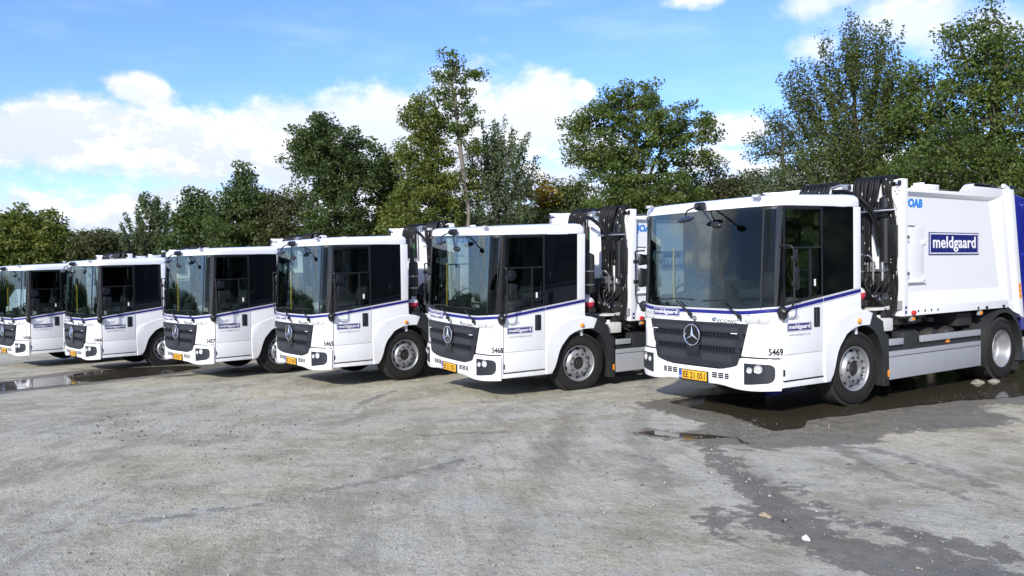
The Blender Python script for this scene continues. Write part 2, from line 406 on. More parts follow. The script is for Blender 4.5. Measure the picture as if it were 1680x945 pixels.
# ------------------------------------------------------------------ wheels
def tyre_profile(w0, r, rr):
    return [(-w0, rr), (-w0-.012, rr+.03), (-w0-.02, rr+.10), (-w0-.012, r-.06), (-w0+.02, r-.012), (-w0+.05, r), (-w0*.3, r+.002), (w0*.3, r+.002), (w0-.05, r), (w0-.02, r-.012), (w0+.012, r-.06), (w0+.02, r-.15), (w0+.012, rr+.03), (w0, rr)]
def make_wheel(parent, x, y, kind, side=1, steer=0.):
    """side=+1: outer face towards +x"""
    r = .522; z = .520 if kind == 'rear' else .520; rr = .300; hw = .150
    e = bpy.data.objects.new('wheel', None); col.objects.link(e); e.parent = parent
    def done(o): o.parent = e
    xc = x-side*(hw+.02)                              # tyre centre; outer sidewall bulges to x
    e.location = (xc, y, z); e.rotation_euler = (0, 0, (0 if side > 0 else math.pi)+steer)
    def tyre(c0):
        mb = MB(); pr = tyre_profile(hw, r, rr)
        mats = [RUBBER]*4+[TREAD]*5+[RUBBER]*4
        rings = []; n = 72
        for a, q in pr: rings.append([mb.bm.verts.new((c0+a, q*math.cos(2*math.pi*k/n), q*math.sin(2*math.pi*k/n))) for k in range(n)])
        for i in range(len(pr)-1):
            for k in range(n): mb.face([rings[i][k], rings[i][(k+1) % n], rings[i+1][(k+1) % n], rings[i+1][k]], mats[i])
        # circumferential grooves and shoulder blocks
        for gx in (-.085, -.03, .03, .085): mb.lathe([(gx-.006, r+.0035), (gx-.006, r-.002), (gx+.006, r-.002), (gx+.006, r+.0035)], (c0, 0, 0), 'x', BLACK, n, caps=False)
        for k in range(84):
            t = 2*math.pi*k/84; ca, sa = math.cos(t), math.sin(t); ta = (-sa, ca)
            for sx in (-1, 1):
                pts = []
                for rr2 in (r-.022, r+.0015):
                    for a, b in ((.112, -.011), (.136 if rr2 > r-.01 else .152, -.011), (.136 if rr2 > r-.01 else .152, .011), (.112, .011)):
                        pts.append((c0+sx*a, rr2*ca+ta[0]*b, rr2*sa+ta[1]*b))
                mb.hexa(pts, TREAD)
        # sidewall ribs
        for q in (.345, .47): mb.lathe([(.155, q-.004), (.1725, q-.003), (.1725, q+.003), (.155, q+.004)], (c0, 0, 0), 'x', RUBBER, n, caps=False)
        return mb.build('tyre', parent=e, ang=50)
    tyre(0)
    if kind == 'rear':
        mb = MB(); # inner tyre of the pair, seen between the wheels
        pr = tyre_profile(hw, r, rr)
        mb.lathe(pr, (-.34, 0, 0), 'x', RUBBER, 48, caps=False); mb.build('inner_tyre', parent=e, ang=50)
    mb = MB(); n = 60
    if kind == 'front':
        prof = [(.10, .300), (.158, .312), (.166, .308), (.160, .296), (.135, .290), (.085, .283), (.078, .272), (.115, .225), (.150, .190), (.162, .186), (.164, .118), (.150, .112), (.060, .105)]
        rings = [[mb.bm.verts.new((a, q*math.cos(2*math.pi*k/n), q*math.sin(2*math.pi*k/n))) for k in range(n)] for a, q in prof]
        for i in range(len(prof)-1):
            for k in range(n): mb.face([rings[i][k], rings[i][(k+1) % n], rings[i+1][(k+1) % n], rings[i+1][k]], RIM)
        rim = mb.build('rim', parent=e, ang=60)
        # hand holes, wheel nuts, hub
        mb = MB()
        for k in range(10):
            t = 2*math.pi*(k+.5)/10; q = .249; nrm = Vector((.78, .62*math.cos(t), .62*math.sin(t)))
            c0 = Vector((.100, q*math.cos(t), q*math.sin(t))); tv = Vector((0, -math.sin(t), math.cos(t))); bv = nrm.cross(tv).normalized()
            pts = []
            for j in range(14):
                a = 2*math.pi*j/14; pts.append(c0+tv*.034*math.cos(a)+bv*.028*math.sin(a))
            A = [mb.bm.verts.new(p+nrm.normalized()*.003) for p in pts]; B = [mb.bm.verts.new(p-nrm.normalized()*.03) for p in pts]
            mb.face(A, BLACK)
            for j in range(14): mb.face([A[j], A[(j+1) % 14], B[(j+1) % 14], B[j]], BLACK)
        mb.build('hand_holes', parent=e, kind='stuff')
        mb = MB()
        for k in range(10):
            t = 2*math.pi*k/10; q = .1675
            mb.lathe([(0, .024), (.003, .024), (.005, .017), (.024, .016), (.028, .009)], (.163, q*math.cos(t), q*math.sin(t)), 'x', STEEL, 6, [DARK, STEEL, DARK, DARK])
        mb.build('wheel_nuts', parent=e, kind='stuff')
        mb = MB(); mb.lathe([(.05, .112), (.12, .108), (.128, .09), (.14, .085), (.142, .05), (.150, .045), (.15, .0)], (0, 0, 0), 'x', DARK, 32)
        for k in range(8):
            t = 2*math.pi*k/8; mb.lathe([(0, .008), (.010, .007)], (.14, .068*math.cos(t), .068*math.sin(t)), 'x', DARK, 6)
        mb.build('hub', parent=e)
    else:
        prof = [(.10, .300), (.158, .312), (.166, .308), (.160, .296), (.13, .289), (.09, .272), (.0, .268), (-.03, .255), (-.05, .22), (-.055, .12), (-.02, .112), (.02, .108), (.03, .09), (.035, .0)]
        rings = [[mb.bm.verts.new((a, max(q, .001)*math.cos(2*math.pi*k/n), max(q, .001)*math.sin(2*math.pi*k/n))) for k in range(n)] for a, q in prof]
        for i in range(len(prof)-1):
            for k in range(n): mb.face([rings[i][k], rings[i][(k+1) % n], rings[i+1][(k+1) % n], rings[i+1][k]], RIM)
        rim = mb.build('rim', parent=e, ang=60)
        mb = MB()
        for k in range(10):
            t = 2*math.pi*k/10; q = .1675; mb.lathe([(0, .018), (.035, .014)], (-.054, q*math.cos(t), q*math.sin(t)), 'x', STEEL, 6)
            t += .31; mb.lathe([(0, .028), (.004, .027)], (-.050, .225*math.cos(t), .225*math.sin(t)), 'x', BLACK, 12)
        mb.build('wheel_nuts', parent=e, kind='stuff')
    return e

# ------------------------------------------------------------------ the refuse truck (all others are copies of it)
def bend(me, s0, z0, off, name='lettering'):
    """lay flat lettering round the curved cab front"""
    n = me.copy(); n.name = name
    for v in n.vertices: v.co = cp(s0+v.co.x, z0+v.co.y, off+v.co.z)
    return n
def zb(s): return 1.41+.042*sm(.7, 1.34, abs(s))
ARCH = [(1.246, .401), (1.300, .50), (1.345, .61), (1.372, .70), (1.405, .788), (1.452, .868), (1.533, .97), (1.60, 1.025), (1.70, 1.085), (1.813, 1.122), (1.955, 1.139), (2.136, 1.125)]
FRONT_Y, REAR_Y = 1.88, 5.966

def add_fleet_number(parent, number):
    me = bend(text_mesh(number, .122, .002, .0042, width=.188, mat=BLACK), 1.240, .871, .003, 'fleet_number')
    return link('fleet_number', me, parent)
def add_plate(parent, txt):
    mb = MB(); mb.box(-.268, .268, -.052, -.030, .396, .546, BLACK, .005); p = mb.build('number_plate', parent=parent)
    mb = MB(); mb.box(-.252, .252, -.0555, -.051, .414, .536, PLATE, .002); mb.box(-.251, -.205, -.0565, -.0545, .415, .535, PLATEB)
    mb.build('plate_face', parent=p)
    if txt: place_text('plate_lettering', text_mesh(txt, .118, .002, .0022, width=.40, mat=BLACK), p, (.022, -.0562, .475), (1, 0, 0), (0, 0, 1))
    place_text('plate_country_letter', text_mesh('DK', .035, .001, 0, mat=LETTER), p, (-.228, -.0572, .440), (1, 0, 0), (0, 0, 1))
    return p

def build_truck():
    t = bpy.data.objects.new('refuse_truck', None); col.objects.link(t); t.empty_display_size = .5
    # --- cab front
    mb = MB(); wrap(mb, -1.335, 1.335, .795, 1.345, 0, .03, 60, 6); wrap(mb, -1.335, 1.335, 1.345, lambda s: zb(s)-.001, 0, .03, 60, 1)
    for s in (-1, 1): wrap(mb, *sorted((s*1.306, s*1.335)), .405, .79, 0, .03, 2, 4)
    mb.build('front_panel', WHITE, t)
    mb = MB(); wrap(mb, -1.30, 1.30, .42, 1.40, -.035, .02, 40, 3); mb.box(-1.21, 1.21, .32, 1.20, .44, 1.33); mb.box(-1.21, 1.21, 1.20, 1.92, 1.15, 1.33)
    mb.build('cab_floor', INTER, t)
    # bumper
    def bhi(s):
        a = abs(s); return .598 if a < .42 else lerp(.598, .775, sm(.42, .82, a))
    def blo(s):
        a = abs(s); return lerp(.392, .355, sm(.40, .82, a))+.02*sm(.9, 1.3, a)
    mb = MB(); wrap(mb, -1.30, 1.30, blo, bhi, .032, .06, 90, 10, ofun=lambda s, v: -.016*max(0, (v-.8)/.2)**2-.012*max(0, (.12-v)/.12)**2-.010*sm(.28, .36, v)*(1-sm(.40, .48, v))*0)
    bump = mb.build('bumper', WHITE, t)
    mb = MB()
    for sd_ in (-1, 1):
        for i in range(3):
            for j in range(3):
                s0 = .325+.105*i; zz = .478+.0265*j
                wrap(mb, *sorted((sd_*s0, sd_*(s0+.085-(.02 if i == 2 else 0)))), zz, zz+.020, .0345, .006, 3, 1)
    mb.build('bumper_vents', BLACK, bump, kind='stuff')
    for sd_ in (-1, 1):
        mb = MB(); a, b = sorted((sd_*.835, sd_*1.225))
        def hi(s): q = (abs(s)-1.14)/.085; return .712-(.06*(1-math.sqrt(max(0, 1-q*q))) if q > 0 else 0)
        def lo(s): q = (abs(s)-1.12)/.105; return lerp(.432, .468, sm(.83, 1.2, abs(s)))+(.09*(1-math.sqrt(max(0, 1-min(1, q*q)))) if q > 0 else 0)
        wrap(mb, a, b, lo, hi, .0345, .02, 30, 5, GRILLE)
        wrap(mb, *sorted((sd_*.845, sd_*1.215)), .575, .579, .0362, .002, 16, 1, BLACK)
        fl = mb.build('fog_lamp_panel', parent=t)
        for s0, z0, r in ((1.03, .645, .052), (.915, .622, .036)):
            c = cp(sd_*s0, z0, .034); n = (cp(sd_*s0, z0, .1)-c).normalized()
            mb = MB(); ring = []; tv = Vector((-n.y, n.x, 0)); up = Vector((0, 0, 1))
            prof = [(.0, r+.007, GRILLE), (.010, r+.006, GRILLE), (.012, r, CHROME), (.009, r*.93, BULB), (.004, r*.55, BULB), (.010, r*.3, LAMP), (.013, .001, LAMP)]
            rings = [[mb.bm.verts.new(c+n*h+tv*q*math.cos(2*math.pi*k/28)+up*q*math.sin(2*math.pi*k/28)) for k in range(28)] for h, q, _ in prof]
            for i in range(len(prof)-1):
                for k in range(28): mb.face([rings[i][k], rings[i][(k+1) % 28], rings[i+1][(k+1) % 28], rings[i+1][k]], prof[i+1][2])
            mb.build('headlight' if r > .04 else 'fog_lamp', parent=fl, ang=60)
    # black strip standing in for the dark of the gap over the bumper
    mb = MB(); wrap(mb, -1.23, -.80, .779, .795, .014, .02, 14, 1); wrap(mb, .80, 1.23, .779, .795, .014, .02, 14, 1); mb.build_split('bumper_gap_seal', BLACK, t)
    # --- grille
    gw = lambda z: lerp(.745, .885, sm(.62, 1.22, z)*.0+(z-.68)/(1.215-.68)) if z > .68 else .745-.30*((.68-z)/.075)**1.6
    g = MB()
    def gband(mb, z0, z1, off, th, m, ins=0., n=5):
        rows = [lerp(z0, z1, j/n) for j in range(n+1)]; ns = 40; V = []
        for o in (off, off-th): V.append([[mb.bm.verts.new(cp(lerp(-1, 1, i/ns)*(gw(z)-ins), z, o)) for z in rows] for i in range(ns+1)])
        A, B = V
        for i in range(ns):
            for j in range(n): mb.face([A[i][j], A[i+1][j], A[i+1][j+1], A[i][j+1]], m); mb.face([B[i][j], B[i][j+1], B[i+1][j+1], B[i+1][j]], m)
            mb.face([A[i][0], B[i][0], B[i+1][0], A[i+1][0]], m); mb.face([A[i][n], A[i+1][n], B[i+1][n], B[i][n]], m)
        for j in range(n): mb.face([A[0][j], A[0][j+1], B[0][j+1], B[0][j]], m); mb.face([A[ns][j], B[ns][j], B[ns][j+1], A[ns][j+1]], m)
    gband(g, .612, 1.222, .012, .02, BLACK, .0, 12)
    for z0, z1 in ((.618, .818), (.912, 1.012), (1.10, 1.219)): gband(g, z0, z1, .040, .03, GRILLE, .004, 8 if z0 < .7 else 3)
    for z0, z1 in ((.818, .830), (.900, .912), (1.012, 1.024), (1.088, 1.10)): gband(g, z0, z1, .046, .036, GRILLE, .01, 1)
    grille = g.build('grille', parent=t)
    mb = MB()
    for z0, z1 in ((1.112, 1.172), (.925, 1.0), (.70, .80)):
        for sg in (-1, 1):
            a, b = sorted((sg*.16, sg*(gw(z0)-.10))); wrap(mb, a, b, z0, z1, .0425, .003, 14, 2)
    mb.build_split('perforated_panel', PERF, grille)
    mb = MB()
    for z0, z1, n in ((1.026, 1.088, 10), (.830, .900, 10)):
        wdt = gw(z0)-.07
        for sg in (-1, 1):
            for i in range(n+1):
                s0 = sg*lerp(.17, wdt, i/n); wrap(mb, s0-.004, s0+.004, z0, z1, .036, .02, 1, 1)
            for k in (.35, .7):
                zz = lerp(z0, z1, k); wrap(mb, *sorted((sg*.17, sg*wdt)), zz-.003, zz+.003, .030, .012, 10, 1)
            wrap(mb, *sorted((sg*(wdt), sg*(gw(z0)-.008))), z0, z1, .040, .02, 3, 1)
    mb.build('grille_slats', GRILLE, grille, kind='stuff')
    mb = MB(); mb.prism([(-.12, .90), (-.10, .742), (.10, .742), (.12, .90)], -.052, -.03, 1, BLACK, .004); mb.build('radar_cover', parent=grille)
    mb = MB()
    for s0 in (-.76, .70): wrap(mb, s0-.05, s0+.05, 1.086, 1.096, .050, .004, 4, 1)
    mb.build('grille_badges', LETTER, grille, kind='stuff')
    # round star emblem
    def ring(mb, r0, r1, y0, y1, m, n=48, cz=1.035):
        prof = [(y0, r0), (y1, r0+.004), (y1-.003, (r0+r1)/2), (y1, r1-.004), (y0, r1)]
        mb.lathe([(a, q) for a, q in prof], (0, 0, cz), 'y', m, n)
    mb = MB(); mb.lathe([(-.035, .150), (-.060, .146), (-.062, .001)], (0, 0, 1.035), 'y', SOLAR, 48)
    rings = []
    for k in range(48):
        a = 2*math.pi*k/48; rr = []
        for j in range(10):
            b = 2*math.pi*j/10; q = .143+.0105*math.cos(b); rr.append(mb.bm.verts.new((q*math.cos(a), -.068+.010*math.sin(b), 1.035+q*math.sin(a))))
        rings.append(rr)
    for k in range(48):
        for j in range(10): mb.face([rings[k][j], rings[(k+1) % 48][j], rings[(k+1) % 48][(j+1) % 10], rings[k][(j+1) % 10]], CHROME)
    c = mb.bm.verts.new((0, -.090, 1.035)); outer = []
    for k in range(3):
        a = math.pi/2+2*math.pi*k/3; outer.append((mb.bm.verts.new((.136*math.cos(a), -.066, 1.035+.136*math.sin(a))), mb.bm.verts.new((.020*math.cos(a+math.pi/3), -.066, 1.035+.020*math.sin(a+math.pi/3)))))
    for k in range(3):
        mb.face([c, outer[k][0], outer[k][1]], CHROME, False); mb.face([c, outer[k][1], outer[(k+1) % 3][0]], CHROME, False)
    mb.build('star_emblem', parent=t, ang=25)
    mb = MB(); mb.tube([(.055*0+.03*math.cos(a)-.0+.0, -.006, 1.262+.03*math.sin(a)) for a in np.linspace(0, 2*math.pi, 17)[:-1]], .006, DARK, 6, True)
    mb.lathe([(-.004, .022), (-.012, .018), (-.012, .001)], (.03*0, 0, 1.262), 'y', SILVER, 16); mb.build('bonnet_lock', parent=t)
    # lettering on the front
    s_ = company_sign(t, (0, 0, 0), (1, 0, 0), (0, 0, 1), .56, .108, .004, 'company_sign')
    for o in [s_]+[o for o in col.objects if o.parent == s_]:
        if o.name.startswith('sign_lettering'):
            me = o.data.copy(); me.transform(o.matrix_basis); o.matrix_basis = Matrix.Identity(4); o.data = me
        me = o.data if o.name.startswith('sign_lettering') else o.data
        if not o.name.startswith('sign_lettering'):     # the flat board needs cuts along its length before it can follow the curve
            b = bmesh.new(); b.from_mesh(me)
            for x in np.linspace(-.25, .25, 11): bmesh.ops.bisect_plane(b, geom=b.verts[:]+b.edges[:]+b.faces[:], plane_co=(x, 0, 0), plane_no=(1, 0, 0))
            b.to_mesh(me); b.free()
        for v in me.vertices: v.co = cp(-.575+v.co.x, 1.328+v.co.z, .004-v.co.y)
    link('model_lettering', bend(text_mesh('e', .115, .003, .002, .2, width=.075, mat=pm('slate_film', (.05, .09, .16), .3)), .345, 1.262, .003), t)
    link('model_lettering', bend(text_mesh('ECONIC', .062, .003, .0005, .25, 1.1, width=.33, mat=DARK), .56, 1.247, .003), t)
    # stripe round the front and along the sides
    mb = MB()
    for z0, z1, m in ((.006, .013, GREYLINE), (.022, .070, STRIPE), (.079, .086, GREYLINE)):
        wrap(mb, -1.335, 1.335, lambda s: zb(s)-z1, lambda s: zb(s)-z0, .002, .003, 60, 1, m)
    mb.build('front_stripe', parent=t)
    # headlights high on the corners (turn and side lamps)
    for sd_ in (-1, 1):
        def hi(s): q = (abs(s)-1.10)/.06; return 1.322-(.04*(1-math.sqrt(max(0, 1-min(1, q*q)))) if q > 0 else 0)
        def lo(s): return 1.228+(.02*(1-sm(.84, .88, abs(s))))+(.03*sm(1.12, 1.16, abs(s)))
        mb = MB(); wrap(mb, *sorted((sd_*.835, sd_*1.165)), lambda s: lo(s)-.006, lambda s: hi(s)+.005, .003, .01, 20, 2, GREYLINE)
        wrap(mb, *sorted((sd_*.845, sd_*1.155)), lo, hi, .016, .02, 20, 4, LAMP, ofun=lambda s, v: -.008*abs(2*v-1)**3)
        la = mb.build('corner_lamp', parent=t)
        mb = MB(); c = cp(sd_*1.03, 1.275, .018); mb.lathe([(-.002, .030), (.0, .001)], c, 'y', BULB, 20); mb.build('lamp_reflector', parent=la)
    # --- glazing
    mb = MB(); wrap(mb, -1.05, 1.05, lambda s: zb(s)+.002, 2.742, -.002, .005, 40, 8); ws = mb.build('windscreen', WGLASS, t, ang=80)
    mb = MB(); wrap(mb, -1.05, 1.05, lambda s: zb(s)+.002, lambda s: zb(s)+.055, -.012, .004, 40, 1)
    for a in (-1.06, 1.04): wrap(mb, a, a+.02, zb(1), 2.742, .001, .02, 2, 8)
    wrap(mb, -1.05, 1.05, 2.715, 2.742, -.010, .004, 40, 1); mb.build('windscreen_frame', BLACK, ws)
    for sd_ in (-1, 1):
        mb = MB(); wrap(mb, *sorted((sd_*1.06, sd_*1.215)), lambda s: zb(s)+.002, 2.742, -.002, .005, 12, 8); mb.build('corner_window', WGLASS, t, ang=80)
        mb = MB(); wrap(mb, *sorted((sd_*1.215, sd_*1.335)), lambda s: zb(s)+.002, 2.745, -.001, .02, 10, 8); mb.box(sd_*1.12, sd_*1.20, .30, .36, 1.4, 2.74)
        mb.build('windscreen_pillar', SOLAR, t)
    # --- doors and cab sides
    for sd_ in (1, -1):
        X = lambda x: sd_*x
        mb = MB(); y0, y1 = .301, 1.103
        mb.prism([(y0, .500), (y1, .500), (y1, .828), (y0, .824)], X(1.218), X(1.250), 0, None, .004)
        mb.prism([(y0, .829), (y1, .833), (y1, belt(y1)-.001), (y0, belt(y0)-.001)], X(1.218), X(1.250), 0, None, .004)
        dr = mb.build('door', WHITE, t)
        mb = MB(); mb.prism([(y0, .482), (y1, .482), (y1, .497), (y0, .497)], X(1.21), X(1.253)); mb.box(X(1.20), X(1.256), .286, .303, .56, .64)
        mb.build('door_seal', BLACK, dr)
        mb = MB(); mb.box(X(1.245), X(1.262), .902, 1.020, 1.158, 1.418, BLACK, .012); mb.box(X(1.262), X(1.272), .925, .945, 1.18, 1.40, pm('handle_plastic', (.03, .033, .04), .35), .004); mb.build('door_handle', parent=dr)
        # door window: dark frame, upper pane, lower sliding panes
        mb = MB(); fx0, fx1 = X(1.222), X(1.246)
        mb.prism([(.292, belt(.292)+.001), (.330, belt(.33)+.001), (.330, wtop(.33)), (.292, wtop(.292))], fx0, fx1)
        mb.prism([(1.066, belt(1.066)+.001), (1.106, belt(1.106)+.001), (1.106, wtop(1.1)), (1.066, wtop(1.06))], fx0, fx1)
        mb.prism([(.33, belt(.33)+.001), (1.066, belt(1.066)+.001), (1.066, belt(1.066)+.035), (.33, belt(.33)+.035)], fx0, fx1)
        mb.prism([(.33, 2.70), (1.066, 2.715), (1.066, wtop(1.06)), (.33, wtop(.33))], fx0, fx1)
        mb.prism([(.33, 2.190), (1.066, 2.200), (1.066, 2.222), (.33, 2.212)], fx0, fx1)
        mb.prism([(.845, belt(.85)+.03), (.862, belt(.86)+.03), (.862, 2.2), (.845, 2.2)], fx0, X(1.249), 0, pm('frame_grey', (.12, .13, .15), .4))
        mb.build('window_frame', BLACK if not mb.mats else None, dr) if not mb.mats else None
        if mb.mats:
            for f in mb.bm.faces: pass
            mb.mats = [mb.mats[0]]; me = mb.mesh('window_frame'); me.materials.clear(); me.materials.append(BLACK); link('window_frame', me, dr)
        mb = MB(); mb.prism([(.325, 2.205), (1.07, 2.215), (1.07, 2.72), (.325, 2.72)], X(1.232), X(1.236)); mb.prism([(.325, belt(.325)+.02), (1.07, belt(1.07)+.02), (1.07, 2.205), (.325, 2.20)], X(1.230), X(1.234))
        mb.build_split('window_pane', DGLASS, dr)
        mb = MB(); mb.box(X(1.236), X(1.2375), .93, .965, 1.70, 1.79); mb.build('window_sticker', LETTER, dr)
        # side behind the door
        mb = MB(); a = 1.115
        mb.prism([(a, .408)]+ARCH+[(2.05, 1.28), (1.95, 1.36), (1.95, belt(1.95)-.001), (a, belt(a)-.001)], X(1.215), X(1.250), 0, None, .003)
        mb.prism([(1.785, belt(1.785)), (1.95, belt(1.95)), (1.95, wtop(1.95)-.002), (1.785, wtop(1.785)-.002)], X(1.215), X(1.250), 0, None, .003)
        mb.prism([(.29, .408), (1.106, .402), (1.106, .478), (.29, .478)], X(1.215), X(1.250), 0, None, .003)
        mb.build('cab_side_panel', WHITE, t)
        mb = MB()
        topl = [(2.136, 1.125), (2.215, 1.286), (2.10, 1.325), (1.98, 1.340), (1.80, 1.318), (1.62, 1.285), (1.45, 1.240), (1.30, 1.195), (1.17, 1.145), (1.125, 1.05), (1.122, .84), (1.122, .55), (1.13, .402)]
        mb.prism(ARCH+topl, X(1.19), X(1.266), 0, None, .012); mb.build('front_wing', WHITE, t)
        mb = MB(); mb.prism([(1.112, belt(1.112)+.001), (1.785, belt(1.785)+.001), (1.785, wtop(1.78)-.003), (1.112, wtop(1.11)-.003)], X(1.225), X(1.2475)); mb.build('rear_side_window', BACKGLASS, t)
        mb = MB()
        for b0, b1, m in ((.006, .013, GREYLINE), (.022, .070, STRIPE), (.079, .086, GREYLINE)):
            for ya, yb in ((.300, 1.105), (1.115, 1.95)):
                mb.prism([(ya, belt(ya)-b1), (yb, belt(yb)-b1), (yb, belt(yb)-b0), (ya, belt(ya)-b0)], X(1.249), X(1.2522), 0, m)
        mb.build('side_stripe', parent=t)
        # marker lamp, steps, mud flap
        mb = MB(); mb.lathe([(0, .040), (sd_*.012, .038), (sd_*.022, .028), (sd_*.030, .012), (sd_*.031, .001)], (X(1.274), 1.872, 1.191), 'x', AMBER, 24); mb.build('marker_lamp', parent=t)
        mb = MB(); mb.prism([(2.10, 1.10), (2.20, 1.287), (2.245, 1.268), (2.472, 1.156), (2.486, .998), (2.608, .947), (2.62, .216), (2.483, .229), (2.47, .60), (2.44, .75), (2.351, .937), (2.25, 1.04)], X(.92), X(1.262), 0, None, .006)
        mb.box(X(1.262), X(1.268), 2.50, 2.60, .50, .92, None, .002)
        rg = mb.build('mudguard', GUARD, t)
        mb = MB(); mb.box(X(1.262), X(1.272), 2.575, 2.612, .35, .45, AMBER, .004); mb.build('reflector', parent=rg)
        # wheel arch liner
        mb = MB(); A = [(FRONT_Y+.64*math.cos(R(a_)), .52+.64*math.sin(R(a_))) for a_ in range(20, 181, 8)]; B = [(FRONT_Y+.67*math.cos(R(a_)), .52+.67*math.sin(R(a_))) for a_ in range(180, 19, -8)]
        mb.prism(A+B, X(.70), X(1.215)); mb.build('wheel_arch_liner', DARK, t)
        # mirror on its tube arm
        mb = MB(); c = Vector((X(1.262), .225, 1.385))
        mb.tube([(X(1.235), .235, 1.41), (X(1.262), .235, 1.40), (X(1.30), .232, 1.385), (X(1.335), .235, 1.375)], [.050, .066, .064, .040], BLACK, 14)
        mb.tube([(X(1.262), .232, 1.44), (X(1.268), .235, 1.385), (X(1.275), .24, 1.315), (X(1.27), .24, 1.295)], [.050, .066, .055, .030], BLACK, 14)
        pa = bez([(X(1.33), .232, 1.385), (X(1.40), .226, 1.43), (X(1.45), .230, 1.53), (X(1.45), .231, 1.75), (X(1.45), .231, 2.12), (X(1.435), .215, 2.205), (X(1.38), .21, 2.225), (X(1.24), .225, 2.228)], 6)
        mb.tube(pa, .0125, BLACK, 10); mi_ = mb.build('mirror_arm', parent=t)
        mb = MB()
        for zz in (2.062, 1.75): mb.box(X(1.425), X(1.478), .205, .262, zz-.03, zz+.03, BLACK, .008)
        mb.build_split('arm_clamp', parent=mi_)
        for z0, z1, w0 in ((2.00, 2.185, .19), (1.66, 1.965, .215)):
            mb = MB(); n = 6
            mb.hexa([(X(1.40), .30, z0+.02), (X(1.40+w0*.2), .262, z0), (X(1.41+w0*.2), .262+w0*.3, z0), (X(1.32), .30+w0, z0+.02), (X(1.40), .30, z1-.02), (X(1.40+w0*.2), .262, z1), (X(1.41+w0*.2), .262+w0*.3, z1), (X(1.32), .30+w0, z1-.02)], BLACK, .02)
            mm = mb.build('mirror_housing', parent=mi_)
    # --- roof: rings stepping in and up
    def outline(inset, dz, zr):
        pts = []
        S = np.linspace(-1.36, 1.36, 61)
        for s in S: p = cp(s, 2.74, -inset*.8); pts.append([p.x*(1-inset/1.25*.5), p.y+.0+inset*.3])
        back = 1.95-inset*.9
        xr = 1.25-inset*.9
        side = [(xr, lerp(pts[-1][1], back-.06, k/8)) for k in range(1, 9)]
        corner = [(xr-.06+.06*math.cos(R(a_)), back-.06+.06*math.sin(R(a_))) for a_ in (30, 60, 90)]
        right = side+corner
        pts2 = [(p[0], p[1]) for p in pts]+right+[(-x, y) for x, y in right[::-1]]
        return [Vector((x, y, 2.738+.018*max(0, y)+dz*(1+.30*max(0, y-.1)*zr))) for x, y in pts2]
    mb = MB(); RG = [outline(*a) for a in ((0, 0, 0), (.0, .075, .1), (.012, .105, .3), (.05, .128, .42), (.12, .140, .45), (.30, .146, .45), (.6, .150, .45))]
    V = [[mb.bm.verts.new(p) for p in r_] for r_ in RG]; n = len(V[0])
    for i in range(len(V)-1):
        for k in range(n): mb.face([V[i][k], V[i][(k+1) % n], V[i+1][(k+1) % n], V[i+1][k]])
    mb.face(V[-1]); mb.face(V[0][::-1]); mb.build('roof', WHITE, t, ang=50)
    for sd_ in (-1, 1):
        mb = MB(); mb.box(sd_*.93, sd_*1.04, .075, .13, 2.845, 2.892, GREYLINE, .008); mb.box(sd_*.945, sd_*1.025, .07, .09, 2.855, 2.885, LAMP, .004); mb.build('roof_marker_lamp', parent=t)
    mb = MB(); mb.box(-1.2, 1.2, 1.90, 1.945, 1.0, 2.745); mb.build('cab_rear_wall', WHITE, t)
    # cab inside
    mb = MB(); mb.box(-1.19, 1.19, 1.80, 1.895, 1.33, 2.72); mb.box(-.55, -.35, 1.0, 1.8, 1.33, 1.75, None, .03); mb.box(-1.2, 1.2, .30, 1.85, 1.33, 1.345); mb.build_split('cab_lining', INTER, t)
    mb = MB(); mb.box(-1.19, 1.19, .22, 1.79, 2.70, 2.73); mb.build('headliner', HEAD, t)
    mb = MB()
    mb.prism([(.20, 1.34), (.20, 1.42), (.32, 1.47), (.52, 1.47), (.58, 1.34)], -1.10, 1.10, 0, None, .01); mb.box(-.8, .8, .07, .21, 1.34, 1.415, None, .01)
    mb.prism([(.30, 1.46), (.36, 1.56), (.46, 1.55), (.50, 1.46)], -1.02, -.48, 0, None, .02); mb.box(-.38, -.02, .30, .42, 1.46, 1.66, None, .02)
    mb.build('dashboard', INTER, t)
    mb = MB(); c = Vector((-.75, .66, 1.66)); ax = Vector((0, -.55, .83)).normalized(); u = Vector((1, 0, 0)); v = ax.cross(u)
    mb.tube([c+(u*math.cos(a)+v*math.sin(a))*.225 for a in np.linspace(0, 2*math.pi, 33)[:-1]], .016, None, 8, True)
    for a in (R(-90), R(20), R(160)): mb.tube([c-ax*.03, c+(u*math.cos(a)+v*math.sin(a))*.22], .014, None, 6)
    mb.tube([c-ax*.3, c-ax*.02], [.03, .05], None, 10); mb.build('steering_wheel', BLACK, t)
    for x in (-.75, .12, .75):
        mb = MB(); mb.box(x-.24, x+.24, 1.02, 1.50, 1.50, 1.64, None, .05); mb.hexa([(x-.23, 1.44, 1.60), (x+.23, 1.44, 1.60), (x+.23, 1.58, 1.60), (x-.23, 1.58, 1.60), (x-.20, 1.56, 2.18), (x+.20, 1.56, 2.18), (x+.20, 1.68, 2.18), (x-.20, 1.68, 2.18)], None, .04)
        mb.box(x-.13, x+.13, 1.58, 1.68, 2.20, 2.40, None, .03); mb.box(x-.15, x+.15, 1.1, 1.45, 1.345, 1.5); mb.build('seat', SEAT, t)
    mb = MB(); mb.tube([(-.70, .30, 1.36), (-.70, .30, 2.25)], .013, None, 8); mb.build('handrail', YELLOW, t)
    # --- front roof mirrors, wipers
    mb = MB(); mb.tube([(.10, .03, 2.79), (.11, -.06, 2.80), (.13, -.10, 2.80)], [.055, .05, .025], BLACK, 12); mb.box(.05, .19, -.05, .04, 2.75, 2.85, BLACK, .02)
